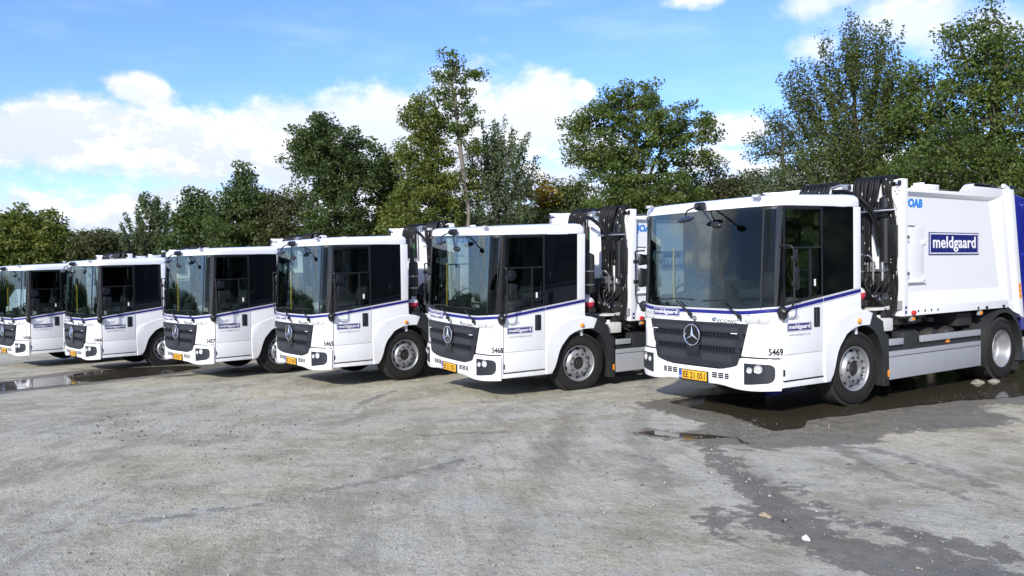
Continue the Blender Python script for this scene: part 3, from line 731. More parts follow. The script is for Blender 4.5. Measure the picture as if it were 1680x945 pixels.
    mb.tube(bez([(.10, -.06, 2.79), (.03, -.16, 2.74), (.05, -.22, 2.66)], 6), .012, BLACK, 8); mb.tube(bez([(.18, -.04, 2.78), (.32, -.12, 2.68), (.48, -.18, 2.57), (.54, -.20, 2.54)], 6), .012, BLACK, 8)
    fm = mb.build('front_mirror_arm', parent=t)
    def ellip(c, ax, m, name, par):
        mb = MB(); prof = []
        for i in range(13):
            a = math.pi*i/12; prof.append((-math.cos(a), math.sin(a)))
        V = [[mb.bm.verts.new((c[0]+ax[0]*p*1.0, c[1]+ax[1]*q*math.cos(2*math.pi*k/20), c[2]+ax[2]*q*math.sin(2*math.pi*k/20)+ax[3]*p)) for k in range(20)] for p, q in prof]
        for i in range(12):
            for k in range(20): mb.face([V[i][k], V[i][(k+1) % 20], V[i+1][(k+1) % 20], V[i+1][k]], m)
        return mb.build(name, parent=par, ang=70)
    ellip((.05, -.22, 2.62), (.155, .055, .042, .02), pm('mirror_shell', (.02, .028, .06), .2, coat=.5), 'wide_angle_mirror', fm)
    ellip((.58, -.20, 2.515), (.095, .045, .045, -.01), BLACK, 'kerb_mirror', fm)
    for bx in (-.05, .78):
        mb = MB(); p0 = cp(bx, 1.315, .025); p1 = cp(bx-.29, 1.495, .03); p2 = cp(bx-.29, 1.50, .02)
        mb.tube([p0, lerp(p0, p1, .5), p1], [.020, .013, .008], BLACK, 8); mb.tube([cp(bx+.015, 1.265, .03), p0], .015, BLACK, 8); mb.lathe([(-.045, .022), (0, .026)], (p0.x, p0.y, p0.z), 'y', BLACK, 12)
        mb.tube([cp(bx-.29-.34+k*.08, 1.505+.022*math.sin(k*.33), .012) for k in range(9)], .009, BLACK, 6); mb.build('wiper', parent=t)
    # --- lettering on the doors
    for sd_ in (1, -1):
        rt = (0, 1, 0) if sd_ > 0 else (0, -1, 0)
        company_sign(t, (sd_*1.2502, .604, 1.178), rt, (0, 0, 1), .50, .108, .003)
        place_text('web_address', text_mesh('www.meldgaard.com', .052, .002, 0, width=.44, mat=GREYLINE), t, (sd_*1.2515, .610, 1.076), rt, (0, 0, 1))
        place_text('power_badge', text_mesh('300', .070, .003, .0005, .35, 1.1, width=.20, mat=CHROME), t, (sd_*1.2515, .49, 1.300), rt, (0, 0, 1))
    # --- wheels
    for sd_ in (1, -1):
        make_wheel(t, sd_*1.215, FRONT_Y, 'front', sd_, R(-4.0)); make_wheel(t, sd_*1.235, REAR_Y, 'rear', sd_)
    # --- chassis
    mb = MB()
    for x in (-.43, .43): mb.box(x-.035, x+.035, .5, 7.4, .86, 1.12)
    for y in (.7, 2.6, 3.6, 4.8, 7.2): mb.box(-.42, .42, y, y+.08, .9, 1.08)
    mb.box(-.55, .55, .25, .40, .42, .60); mb.box(-.62, .62, .95, 1.6, .34, .55, None, .04); mb.box(-.5, .5, .5, 1.0, .5, 1.1); mb.box(.45, .75, .6, 1.2, .46, .62, None, .03)
    mb.build('chassis_frame', DARK, t)
    mb = MB(); mb.tube([(-1.0, FRONT_Y, .47), (-.6, FRONT_Y, .40), (.6, FRONT_Y, .40), (1.0, FRONT_Y, .47)], .07, None, 10); mb.tube([(-1.0, REAR_Y, .52), (1.0, REAR_Y, .52)], .09, None, 12)
    mb.lathe([(-.2, .12), (-.1, .24), (.1, .24), (.2, .12)], (0, REAR_Y, .54), 'x', None, 20); mb.tube([(0, 1.7, .62), (0, REAR_Y, .56)], .05, None, 10); mb.build_split('axle', DARK, t)
    mb = MB(); mb.box(-.62, .62, 2.1, 2.9, .55, 1.15, None, .04); mb.box(-1.0, -.5, 2.5, 3.6, .4, 1.0, None, .05); mb.build_split('under_cab_tank', DARK, t)
    mb = MB(); mb.box(.50, .56, 2.9, 7.2, 1.0, 1.20); mb.box(-.56, -.50, 2.9, 7.2, 1.0, 1.20); mb.box(.56, .60, 2.95, 4.45, .99, 1.19); mb.build_split('subframe', GREYCABLE, t)
    for sd_ in (1, -1):
        mb = MB(); X = lambda x: sd_*x
        mb.prism([(2.665, .632), (5.235, .632), (5.235, .700), (2.665, .703)], X(1.10), X(1.250), 0, SILVER, .006)
        mb.prism([(2.665, .300), (5.235, .300), (5.235, .622), (2.665, .622)], X(1.20), X(1.250), 0, SILVER, .006); mb.prism([(2.68, .60), (5.22, .60), (5.22, .65), (2.68, .65)], X(1.20), X(1.243), 0, DARK)
        mb.build_split('side_skirt', parent=t)
        mb = MB(); mb.box(X(1.20), X(1.250), 2.666, 3.007, .793, .884, None, .006); mb.box(X(1.20), X(1.250), 3.50, 5.232, .793, .888, None, .006); mb.build_split('side_rail', SILVER, t)
        mb = MB(); mb.box(X(1.18), X(1.21), 2.64, 5.24, .70, .79); mb.box(X(1.0), X(1.2), 2.70, 2.74, .4, .9); mb.box(X(1.0), X(1.2), 5.1, 5.14, .4, .9); mb.box(X(.98), X(1.23), 3.06, 3.42, .60, .97, None, .05); mb.build_split('skirt_bracket', GUARD, t)
        for i, y in enumerate((3.62, 4.12, 4.62)):
            mb = MB(); mb.lathe([(-.38, .02), (-.37, .10), (-.33, .13), (.25, .13), (.32, .10), (.35, .02)], (X(.78), y, .84), 'x', None, 28); mb.build('air_reservoir', DARK, t)
        mb = MB(); mb.box(X(.62), X(1.12), 4.75, 5.22, .95, 1.16, None, .03); mb.tube(bez([(X(.9), 3.0, 1.1), (X(1.0), 3.2, 1.0), (X(.9), 3.5, 1.05), (X(.95), 3.9, 1.12)], 5), .02, None, 8)
        for y in (3.10, 3.34, 3.95): mb.box(X(.98), X(1.10), y, y+.15, 1.06, 1.13, None, .01)
        mb.build_split('valve_box', DARK, t)
        for y in (3.288, 5.266):
            mb = MB(); mb.box(X(1.19), X(1.235), y-.045, y+.045, 1.115, 1.19, GREYCABLE, .004); mb.box(X(1.235), X(1.25), y-.03, y+.03, 1.13, 1.175, AMBER, .004); mb.build('side_marker', parent=t)
        mb = MB(); mb.box(X(1.21), X(1.225), 4.24, 4.335, .735, .795, AMBER, .003); mb.build('side_reflector', parent=t)
        mb = MB(); r0, r1 = .60, .655
        A = [(REAR_Y+.0+r0*math.cos(R(a_)), .53+r0*math.sin(R(a_))) for a_ in range(-24, 205, 6)]; B = [(REAR_Y+r1*math.cos(R(a_)), .53+r1*math.sin(R(a_))) for a_ in range(204, -25, -6)]
        mb.prism(A+B, X(.60), X(1.262), 0, None, .006); mb.prism([(REAR_Y+.585, .12), (REAR_Y+.605, .12), (REAR_Y+.60, .35), (REAR_Y+.58, .35)], X(.62), X(1.22)); mb.build('rear_mudguard', GUARD, t)
    mb = MB(); mb.box(1.0, 1.20, 2.47, 2.83, .995, 1.185, None, .03); mb.lathe([(0, .035), (.05, .035)], (1.1, 2.6, 1.18), 'z', None, 16); mb.build('washer_tank', CLEARWHITE, t)
    # --- body
    mb = MB()
    mb.prism([(3.02, 1.20), (6.19, 1.21), (6.3, 1.21), (6.20, 3.12), (5.0, 3.12), (4.6, 3.03), (3.02, 3.03)], -1.18, 1.18)
    mb.box(-1.25, .98, 3.0, 3.10, 1.28, 2.95, None, .004)                     # front wall
    mb.prism([(-1.25, 2.95), (.98, 2.95), (.98, 3.20), (-1.05, 3.20), (-1.25, 3.14)], 2.99, 3.11, 1, None, .006)
    mb.box(-1.0, 1.0, 3.10, 4.4, 3.03, 3.10, None, .01)
    for sd_ in (1, -1):
        X = lambda x: sd_*x
        o = [(3.125, 3.03), (5.80, 3.03), (6.14, 1.33), (3.125, 1.33)]; i_ = [(3.145, 2.98), (5.60, 2.98), (5.97, 1.55), (3.145, 1.55)]
        O = [mb.bm.verts.new((X(1.25), *p)) for p in o]; I = [mb.bm.verts.new((X(1.185), *p)) for p in i_]
        for k in range(4): mb.face([O[k], O[(k+1) % 4], I[(k+1) % 4], I[k]], None, False)
        mb.face(I, None, False)
        mb.prism([(3.125, 1.20), (6.165, 1.208), (6.14, 1.33), (3.125, 1.33)], X(1.17), X(1.25), 0, None, .003)
        mb.prism([(3.125, 3.03), (5.80, 3.03), (6.02, 3.12), (6.02, 3.185), (5.02, 3.19), (4.68, 3.078), (3.125, 3.070)], X(1.17), X(1.25), 0, None, .004)
        mb.prism([(6.14, 1.33), (5.80, 3.03), (6.02, 3.12), (6.36, 1.33)], X(1.17), X(1.249), 0, None, .003)
        mb.prism([(6.165, 1.208), (6.14, 1.33), (6.36, 1.33), (6.42, 1.10), (6.30, 1.14)], X(1.17), X(1.248), 0, None, .003)
    body = mb.build('body', WHITE, t)
    for sd_ in (1, -1):
        X = lambda x: sd_*x
        mb = MB(); mb.prism([(2.99, 1.20), (3.118, 1.197), (3.118, 3.215), (2.99, 3.215)], X(1.165), X(1.252), 0, None, .006)
        mb.prism([(1.165, 1.20), (1.2, 1.20), (1.2, 2.3), (1.2, 3.21), (1.02, 3.21), (1.05, 3.05), (1.12, 2.86), (1.165, 2.78)] if sd_ > 0 else [(-1.165, 1.20), (-1.2, 1.20), (-1.2, 3.21), (-1.02, 3.21), (-1.05, 3.05), (-1.165, 2.78)], 2.992, 3.11, 1, None, .004)
        fp = mb.build('front_post', WHITE, t)
        mb = MB()
        for dx, dz in ((0, .045), (0, -.045), (.035, 0), (-.035, 0)): mb.lathe([(0, .010), (-.004, .010)], (X(1.165+dx*.9), 2.991, 3.04+dz), 'y', BLACK, 10)
        mb.box(X(1.06), X(1.19), 2.96, 2.99, 3.135, 3.175, CHROME, .008); mb.box(X(1.195), X(1.235), 2.95, 2.99, 3.12, 3.19, BLACK, .006); mb.box(X(1.055), X(1.20), 2.965, 2.992, 3.125, 3.135, BLACK)
        mb.build('work_lamp', parent=fp, kind='stuff')
        mb = MB(); mb.box(X(1.2521), X(1.254), 3.04, 3.09, 1.235, 1.345, NAVY); mb.lathe([(0, .017), (sd_*.003, .016)], (X(1.2541), 3.065, 1.29), 'x', LETTER, 12); mb.build('service_sticker', parent=fp)
        mb = MB(); mb.box(X(1.17), X(1.245), 2.955, 2.995, 1.30, 1.43); mb.build('post_plate', GREYCABLE, fp)
        mb = MB(); mb.prism([(6.02, 3.185), (6.27, 3.185), (6.635, 1.03), (6.60, 1.01), (6.42, 1.10), (6.36, 1.33), (6.02, 3.12)], X(1.12), X(1.275), 0, None, .008)
        mb.tube([(X(1.24), 5.98, 3.24), (X(1.24), 6.12, 3.20), (X(1.24), 6.24, 3.12)], .035, None, 8); rp = mb.build('rear_post', WHITE, t)
        mb = MB()
        for k in range(3): y = 6.44+.017*k*1.0; z = 1.60-.085*k; mb.hexa([(X(1.274), y, z-.075), (X(1.281), y, z-.075), (X(1.281), y+.075, z-.075), (X(1.274), y+.075, z-.075), (X(1.274), y-.014, z), (X(1.281), y-.014, z), (X(1.281), y+.061, z), (X(1.274), y+.061, z)], AMBER)
        mb.build_split('reflective_marking', parent=rp)
        # hatch in the side
        mb = MB(); mb.box(X(1.184), X(1.189), 3.15, 3.66, 1.70, 2.52, None, .002); mb.box(X(1.19), X(1.215), 3.14, 3.64, 1.672, 1.69, BLACK); mb.box(X(1.19), X(1.235), 3.14, 3.66, 1.688, 1.70, None); mb.prism([(3.15, 2.525), (3.40, 2.525), (3.40, 2.535), (3.15, 2.535)], X(1.184), X(1.2), 0, GREYLINE)
        for f in mb.bm.faces: pass
        mb.mats = [WHITE, BLACK, GREYLINE]
        hatch = mb.build('side_hatch', parent=body)
        for z in (2.36, 1.823):
            mb = MB(); mb.prism([(3.09, z), (3.13, z+.030), (3.17, z), (3.13, z-.030)], X(1.245), X(1.262), 0, pm('latch_black', (.05, .05, .06), .4), .004); mb.lathe([(0, .012), (sd_*.006, .010)], (X(1.262), 3.13, z), 'x', GREYLINE, 10); mb.build('hatch_latch', parent=body)
            mb = MB(); mb.box(X(1.196), X(1.206), 3.62, 3.68, z-.10, z-.03, None, .004); mb.box(X(1.206), X(1.209), 3.645, 3.66, z-.075, z-.055, BLACK); mb.mats = [WHITE, BLACK]; mb.build('hatch_hinge', parent=body)
        mb = MB()
        for y in (3.40, 3.58, 3.76, 3.94): mb.lathe([(0, .020), (sd_*.003, .019)], (X(1.2502), y, 1.262), 'x', BLACK, 12)
        for y, w_ in ((5.15, .022), (5.42, .04), (5.98, .04)): mb.box(X(1.249), X(1.258), y-w_, y+w_, 1.235-.022, 1.235+.022, BLACK, .006)
        mb.hexa([(X(1.2), 5.62, 1.38), (X(1.225), 5.62, 1.36), (X(1.225), 5.69, 1.36), (X(1.2), 5.69, 1.38), (X(1.16), 5.58, 1.49), (X(1.200), 5.58, 1.50), (X(1.200), 5.65, 1.50), (X(1.16), 5.65, 1.49)], GREYCABLE)
        mb.build('body_fixings', parent=body, kind='stuff')
        mb = MB(); mb.lathe([(0, .03), (sd_*.02, .038), (sd_*.045, .034), (sd_*.047, .001)], (X(1.2502), 3.235, 1.243), 'x', RED, 20); mb.box(X(1.25), X(1.262), 3.27, 3.33, 1.232, 1.254, BLACK); mb.build('isolator_switch', parent=body)
        rt = (0, 1, 0) if sd_ > 0 else (0, -1, 0)
        company_sign(t, (X(1.186), 4.533, 2.272), rt, (0, 0, 1), 1.475, .345, .012)
        place_text('maker_lettering', text_mesh('JOAB', .165, .006, .009, .12, 1.02, width=.46, mat=SKYB), t, (X(1.186), 3.395 if sd_ > 0 else 3.42, 2.855), rt, (0, 0, 1))
    mb = MB()
    for x in (-1.17, 1.17):
        mb.box(x-.05, x+.05, 5.05, 5.60, 3.18, 3.245, None, .01); mb.box(x-.05, x+.05, 5.60, 5.98, 3.17, 3.225, None, .01)
    mb.tube([(1.22, 6.26, 3.10), (1.22, 6.34, 3.24)], .04, None, 8); mb.tube([(-1.22, 6.26, 3.10), (-1.22, 6.34, 3.24)], .04, None, 8)
    mb.box(-.9, .9, 3.9, 4.9, 3.10, 3.16, None, .02); mb.build_split('roof_rail', SOLAR, t)
    mb = MB(); mb.box(.9, 1.23, 3.35, 3.72, 3.075, 3.10, None, .004); mb.box(.95, 1.24, 3.72, 4.00, 3.075, 3.165, None, .01); mb.box(1.0, 1.15, 3.70, 3.76, 3.10, 3.20, None, .01)
    mb.hexa([(1.1, 4.80, 3.08), (1.245, 4.80, 3.08), (1.245, 5.0, 3.08), (1.1, 5.0, 3.08), (1.1, 4.98, 3.21), (1.245, 4.98, 3.21), (1.245, 5.04, 3.235), (1.1, 5.04, 3.235)], None, .01)
    mb.hexa([(-1.245, 4.80, 3.08), (-1.1, 4.80, 3.08), (-1.1, 5.0, 3.08), (-1.245, 5.0, 3.08), (-1.245, 4.98, 3.21), (-1.1, 4.98, 3.21), (-1.1, 5.04, 3.235), (-1.245, 5.04, 3.235)], None, .01)
    mb.box(-.35, .35, 3.3, 3.9, 3.10, 3.16, None, .02); mb.build_split('roof_fitting', WHITE, t)
    # blue hopper at the back
    mb = MB(); mb.prism([(6.30, 3.10), (6.50, 3.12), (8.05, 2.86), (8.45, 1.75), (8.25, .95), (7.4, .72), (6.70, .80), (6.66, 1.02)], -1.20, 1.20, 0, None, .02)
    for z in (2.90, 2.05, 1.4): mb.box(-1.23, 1.23, 6.75, 8.0, z, z+.06, None, .01)
    mb.build('hopper', BLUE, t)
    mb = MB()
    for x in (-1.15, 1.15): mb.box(x-.08, x+.08, 8.28, 8.36, 1.0, 1.30, RED, .01)
    mb.box(-1.2, 1.2, 8.1, 8.2, .55, .70, DARK); mb.build_split('rear_lamp', parent=t)
    # --- hydraulics between cab and body
    mb = MB(); rs = random.Random(3)
    mb.lathe([(0, .06), (.02, .085), (.97, .085), (1.0, .06)], (1.02, 2.93, 1.96), 'z', None, 24); mb.lathe([(0, .045), (.6, .045)], (.90, 2.96, 2.3), 'z', None, 16); mb.box(.86, 1.10, 2.82, 2.9, 2.66, 2.80, None, .01)
    mb.box(1.13, 1.20, 2.86, 2.96, 2.08, 2.54, None, .008); mb.build_split('hydraulic_cylinder', BLACK, t)
    def hoses(name, paths, r=.021, prints=True):
        for p in paths:
            mb = MB(); pr = MB(); q = bez(p, 7); mb.tube(q, r, None, 8); cnt = 0
            if prints and rs.random() < .6:
                i = rs.randrange(2, 12)
                while i < len(q)-3:
                    if rs.random() < .5:
                        a, b = Vector(q[i]), Vector(q[i+1])
                        for k in range(4):
                            if rs.random() < .3: continue
                            c0 = a.lerp(b, k/4+.04); c1 = a.lerp(b, k/4+.19)
                            nrm = Vector((.6, -1, .1)).normalized()*(r+.0012); sd2 = (b-a).cross(nrm).normalized()*.0045
                            v = [pr.bm.verts.new(x_) for x_ in (c0+nrm-sd2, c1+nrm-sd2, c1+nrm+sd2, c0+nrm+sd2)]; pr.face(v); cnt += 1
                    i += rs.randrange(4, 12)
            h = mb.build(name, HOSE, t, ang=80)
            if cnt: pr.build('hose_print', LETTER, h, kind='stuff')
    P = []
    for i in range(8):
        x = -.42+.070*i; j = rs.uniform(-.015, .015)
        P.append([(x, 2.90, 2.5), (x, 2.87+j, 2.9), (x+.01, 2.88, 3.12), (x+.02, 2.95, 3.22+j), (x+.02, 3.06, 3.245), (x+.02, 3.25, 3.22), (x+.02, 3.45, 3.10)])
    hoses('roof_hose', P, .024)
    P = []
    for k in range(2):
        for i in range(10):
            x = .54+.042*i+.02*k; j = rs.uniform(-.02, .02); dd = .05*k
            P.append([(x+.0, 3.35, 3.10), (x, 3.14, 3.21+dd*.3), (x+.01, 2.97-dd, 3.225+dd*.5), (x+.02+j, 2.88-dd, 3.08), (x*.60+.30+j, 2.88-dd, 2.75), (x*.45+.40+j*2, 2.89-dd, 2.40), (x*.45+.40+j*2, 2.90-dd, 2.10), (x*.6+.30, 2.90, 1.92)])
    hoses('hydraulic_hose', P, .024)
    P = []
    for i in range(7):
        x = 1.10+.016*i; j = rs.uniform(-.015, .015)
        P.append([(.93+.03*i, 3.15, 3.18), (.95+.03*i, 3.0, 3.27), (1.0+.02*i, 2.90, 3.12), (1.06+.014*i+j, 2.90, 2.85), (x+j, 2.90, 2.5), (x-j, 2.90+j, 2.1), (x+j*2, 2.92, 1.7), (x, 2.90, 1.35), (x-.1, 2.85, 1.18)])
    hoses('hydraulic_hose', P, .017)
    P = []
    for i in range(16):
        x = .60+.035*i; P.append([(x, 2.86, 1.88), (x+rs.uniform(-.05, .05), 2.80+rs.uniform(-.08, .08), 1.70), (x+rs.uniform(-.1, .1), 2.70+rs.uniform(-.1, .1), 1.50), (x+rs.uniform(-.2, .1), 2.75, 1.30), (x-.1, 2.9, 1.12)])
    for i in range(6):
        x = .55+.05*i; P.append([(x, 2.75, 1.95), (x+.1, 2.55, 1.80), (x+.2, 2.5, 1.60), (x+.3, 2.62, 1.42), (x+.3, 2.8, 1.3)])
    hoses('valve_hose', P, .016)
    hoses('cab_side_hose', [[(.30, 2.7, 3.10), (.62, 2.6, 3.06), (.86, 2.6, 2.92), (.98, 2.72, 2.66), (1.0, 2.84, 2.3)], [(.30, 2.72, 3.07), (.60, 2.62, 3.03), (.83, 2.64, 2.88), (.95, 2.74, 2.60), (.97, 2.84, 2.2)]], .022, False)
    mb = MB(); mb.tube(bez([(.56, 2.78, 2.735), (.8, 2.72, 2.745), (1.0, 2.74, 2.75), (1.24, 2.86, 2.76)], 5), .013, None, 8)
    for i in range(7): x = .62+.05*i; mb.tube([(x, 2.80, 1.86), (x, 2.80, 2.0)], .013, None, 8); mb.lathe([(0, .021), (.03, .021)], (x, 2.80, 1.90), 'z', None, 6)
    mb.tube([(.93, 2.76, 2.02), (.93, 2.76, 1.78), (.93, 2.76, 1.66)], .018, None, 8); mb.tube([(1.06, 2.78, 2.0), (1.06, 2.78, 1.72)], .024, None, 10); mb.box(.90, 1.10, 2.76, 2.82, 1.86, 1.90, None, .004); mb.tube(bez([(.80, 2.70, 2.08), (.88, 2.70, 2.10), (.92, 2.74, 2.04), (.93, 2.76, 1.95)], 4), .012, None, 6)
    for i in range(12): x = .75+.032*i; z = 1.50+.05*rs.random(); mb.tube([(x, 2.62, z), (x+.03, 2.60, z-.07)], .011, None, 6)
    mb.tube([(.16, 2.88, 3.16), (.34, 2.86, 3.19), (.50, 2.84, 3.17)], .022, None, 10); mb.box(.40, .50, 2.78, 2.88, 3.10, 3.17); mb.build('pipe_fittings', STEEL, t, kind='stuff')
    mb = MB(); mb.box(.55, 1.12, 2.84, 2.98, 1.55, 1.86, None, .01); mb.box(.62, 1.12, 2.70, 2.95, 1.20, 1.45, None, .02)
    for i in range(6): mb.box(.60+.09*i, .66+.09*i, 2.78, 2.84, 1.60, 1.84, None, .006)
    mb.build_split('valve_block', DARK, t)
    mb = MB(); mb.hexa([(.60, 2.5, 1.28), (1.13, 2.55, 1.30), (1.13, 2.85, 1.30), (.6, 2.85, 1.28), (.60, 2.5, 1.30), (1.13, 2.55, 1.33), (1.13, 2.85, 1.36), (.6, 2.85, 1.30)], None, .004); mb.build('splash_plate', CLEARWHITE, t)
    mb = MB(); mb.tube([(-.55, 2.3, 1.2), (-.55, 2.3, 2.9)], .09, None, 16); mb.tube([(-.3, 2.25, 1.2), (-.3, 2.25, 2.75)], .05, None, 12); mb.box(-.2, .5, 2.1, 2.5, 1.2, 1.9, None, .03); mb.build_split('intake_stack', DARK, t)
    mb = MB(); mb.lathe([(0, .05), (.03, .088), (.06, .096), (.66, .096), (.70, .088), (.72, .05), (.735, .001)], (1.005, 2.235, 1.70), 'z', DARK, 28)
    for z in (1.86, 2.10): mb.lathe([(0, .0965), (.0, .0985), (.022, .0985), (.022, .0965)], (1.005, 2.235, z), 'z', STEEL, 28)
    mb.tube([(.86, 2.30, 1.9), (.86, 2.3, 2.9)], .05, DARK, 12); mb.tube([(.93, 2.30, 2.3), (.94, 2.3, 2.8)], .006, GREEN, 6); mb.build('air_drier', parent=t)
    mb = MB(); pr = [( -.11*math.cos(math.pi*k/14), max(.001, .11*math.sin(math.pi*k/14))) for k in range(15)]
    mb.lathe(pr, (1.035, 2.20, 1.545), 'z', None, 24, [TANKRED if a < -.0 else TANKTOP for a, _ in pr[:-1]]); mb.lathe([(0, .03), (.03, .03)], (1.035, 2.20, 1.65), 'z', TANKTOP, 12); mb.box(.9, 1.15, 2.12, 2.28, 1.38, 1.46, DARK, .01); mb.build('coolant_tank', parent=t)
    mb = MB(); mb.box(-1.1, 1.1, 1.96, 2.1, 1.15, 1.5, None, .02); mb.box(.5, 1.15, 2.0, 2.5, 1.15, 1.30, None, .02); mb.build_split('cab_mount', DARK, t)
    return t

def children(o): return [c for c in KIDS.get(o.name, [])]
def copy_tree(o, parent=None, skip=()):
    c = o.copy(); col.objects.link(c)
    if parent: c.parent = parent
    for ch in KIDS.get(o.name, []):
        if not ch.name.startswith(skip): copy_tree(ch, c, skip)
    return c
truck = build_truck()
KIDS = {}
for o in col.objects:
    if o.parent: KIDS.setdefault(o.parent.name, []).append(o)
GROUP = 'white refuse trucks parked in a row'
fleet = [('5469', 'EE 21 051', (0, 0, 0, 0, 0, 0), 'nearest white refuse truck, numbered 5469, its whole body and big company board in view'),
         ('5468', 'EE 21 053', (-4.313, -1.472, -.174, -.011, .006, -.032), 'white refuse truck numbered 5468 on the cab corner, second from the right in the row'),
         ('5465', 'EE 21 050', (-7.885, -3.101, -.264, .096, 0, 0), 'white refuse truck numbered 5465 on the cab corner, third from the right in the row'),
         ('5457', 'EE 20 057', (-11.34, -4.578, -.372, .204, 0, 0), 'white refuse truck numbered 5457 on the cab corner, fourth from the right in the row'),
         ('5466', 'EE 21 052', (-15.815, -6.291, -.541, .199, 0, 0), 'white refuse truck numbered 5466, second from the left, behind the long puddle'),
         ('5456', 'EE 20 056', (-19.235, -7.757, -.623, .252, 0, 0), 'white refuse truck numbered 5456, at the far left of the row')]
copies = [truck]+[copy_tree(truck) for _ in fleet[1:]]
for o, (num, plate, (x, y, z, yaw, rx, ry), lab) in zip(copies, fleet):
    o.location = (x, y, z); o.rotation_euler = (rx, -ry, yaw)
    tag(o, lab, 'refuse truck', GROUP); add_fleet_number(o, num); add_plate(o, plate)
    steer = random.Random(int(num)).uniform(-9, 3) if num != '5469' else -4
    for ch in col.objects:
        if ch.parent == o and ch.name.startswith('wheel') and ch.type == 'EMPTY' and ch.location.y < 3: ch.rotation_euler.z = (0 if ch.location.x > 0 else math.pi)+R(steer)

# ------------------------------------------------------------------ the ground: one sheet, falling gently to the left
def prof(x): return np.interp(x, [-400, -60, -20.5, -18, -17, -14.6, -12.6, -10.1, -9.2, -6.6, -5.5, -3.1, -1.4, 60], [-3.5, -1.7, -.68, -.623, -.58, -.541, -.42, -.372, -.31, -.262, -.212, -.136, 0, 0])
def gline(x): return np.interp(x, [-400, -60, -1.4, 1.2, 60], [-3.5, -1.9, -.075, 0, .15])
def sstep(t): t = np.clip(t, 0, 1); return t*t*(3-2*t)
def poly_sd(X, Y, poly):
    """signed distance to a polygon, positive inside"""
    d2 = np.full(X.shape, 1e9); ins = np.zeros(X.shape, bool); n = len(poly)
    for i in range(n):
        (ax, ay), (bx, by) = poly[i], poly[(i+1) % n]; ex, ey = bx-ax, by-ay
        t = np.clip(((X-ax)*ex+(Y-ay)*ey)/(ex*ex+ey*ey+1e-12), 0, 1); d2 = np.minimum(d2, (X-ax-t*ex)**2+(Y-ay-t*ey)**2)
        c = ((ay > Y) != (by > Y)) & (X < (bx-ax)*(Y-ay)/(by-ay+1e-12)+ax); ins ^= c
    return np.where(ins, 1, -1)*np.sqrt(d2)
def line_sd(X, Y, pts):
    """distance to a chain of (x, y, half width), positive inside"""
    best = np.full(X.shape, -1e9)
    for (ax, ay, aw), (bx, by, bw) in zip(pts[:-1], pts[1:]):
        ex, ey = bx-ax, by-ay; t = np.clip(((X-ax)*ex+(Y-ay)*ey)/(ex*ex+ey*ey+1e-12), 0, 1)
        best = np.maximum(best, aw+(bw-aw)*t-np.hypot(X-ax-t*ex, Y-ay-t*ey))
    return best
P_MAIN = [(-.62, .10), (-.75, .9), (-.3, 1.7), (-.8, 2.6), (-1.1, 5.2), (-.3, 9.0), (2.0, 9.5), (3.3, 7.5), (2.35, 5.2), (2.12, 4.2), (1.90, 3.5), (1.72, 2.72), (1.62, 1.92), (1.50, 1.17), (1.47, .52), (1.66, .08), (1.60, -.33), (1.30, -.30), (1.01, -.12), (.53, 0), (.05, 0)]
P_SMALL = [(.61, -1.70), (.72, -1.46), (1.00, -1.36), (1.28, -1.14), (1.58, -1.02), (1.88, -1.14), (2.01, -1.34), (1.70, -1.42), (1.20, -1.52), (.85, -1.68)]
P_LEFT = [(-13.2, -9.4), (-13.6, -8.64), (-13.95, -7.97), (-14.10, -7.24), (-14.40, -6.62), (-14.8, -6.2), (-14.95, -5.29), (-14.77, -4.3), (-14.25, -3.6), (-13.72, -3.55), (-13.34, -4.12), (-13.09, -4.87), (-12.85, -5.57), (-12.58, -6.48), (-12.44, -7.31), (-12.33, -7.99), (-12.02, -8.62), (-12.1, -9.5)]
LEFT_Z = -.475
def gbase(X, Y):
    u = Y-.4*X; t = sstep((u+5)/3); g = gline(X)*(1-t)+prof(X)*t
    wl = sstep((poly_sd(X, Y, P_LEFT)+1.6)/1.5); g = g*(1-wl)+(LEFT_Z-.004)*wl
    wm = sstep((poly_sd(X, Y, P_MAIN)+.5)/.5); return g*(1-wm)+(-.004)*wm
def axis(a, b, step, far):
    mid = np.arange(a, b+step/2, step); k = np.geomspace(step*1.3, far, 46)
    return np.concatenate([a-k[::-1], mid, b+k])
gx, gy = axis(-19, 7.5, .085, 900), axis(-9, 6, .085, 900)
X, Y = np.meshgrid(gx, gy, indexing='ij'); Z = gbase(X, Y)
near = sstep((9-np.hypot(X-4, Y+3))/6)
def vnoise(X, Y, sc_, seed):
    r = np.random.default_rng(seed); N = 64; tab = r.random((N, N)); x = X/sc_; y = Y/sc_; xi = np.floor(x).astype(int); yi = np.floor(y).astype(int)
    fx = sstep(x-xi); fy = sstep(y-yi); g = lambda a, b: tab[a % N, b % N]
    return (g(xi, yi)*(1-fx)*(1-fy)+g(xi+1, yi)*fx*(1-fy)+g(xi, yi+1)*(1-fx)*fy+g(xi+1, yi+1)*fx*fy)-.5
dry = 1-sstep((np.maximum(poly_sd(X, Y, P_MAIN), poly_sd(X, Y, P_LEFT))+.15)/.15)
Z = Z+dry*(vnoise(X, Y, .9, 1)*.022+vnoise(X, Y, .31, 2)*.010)*sstep((60-np.hypot(X, Y))/40)-.002
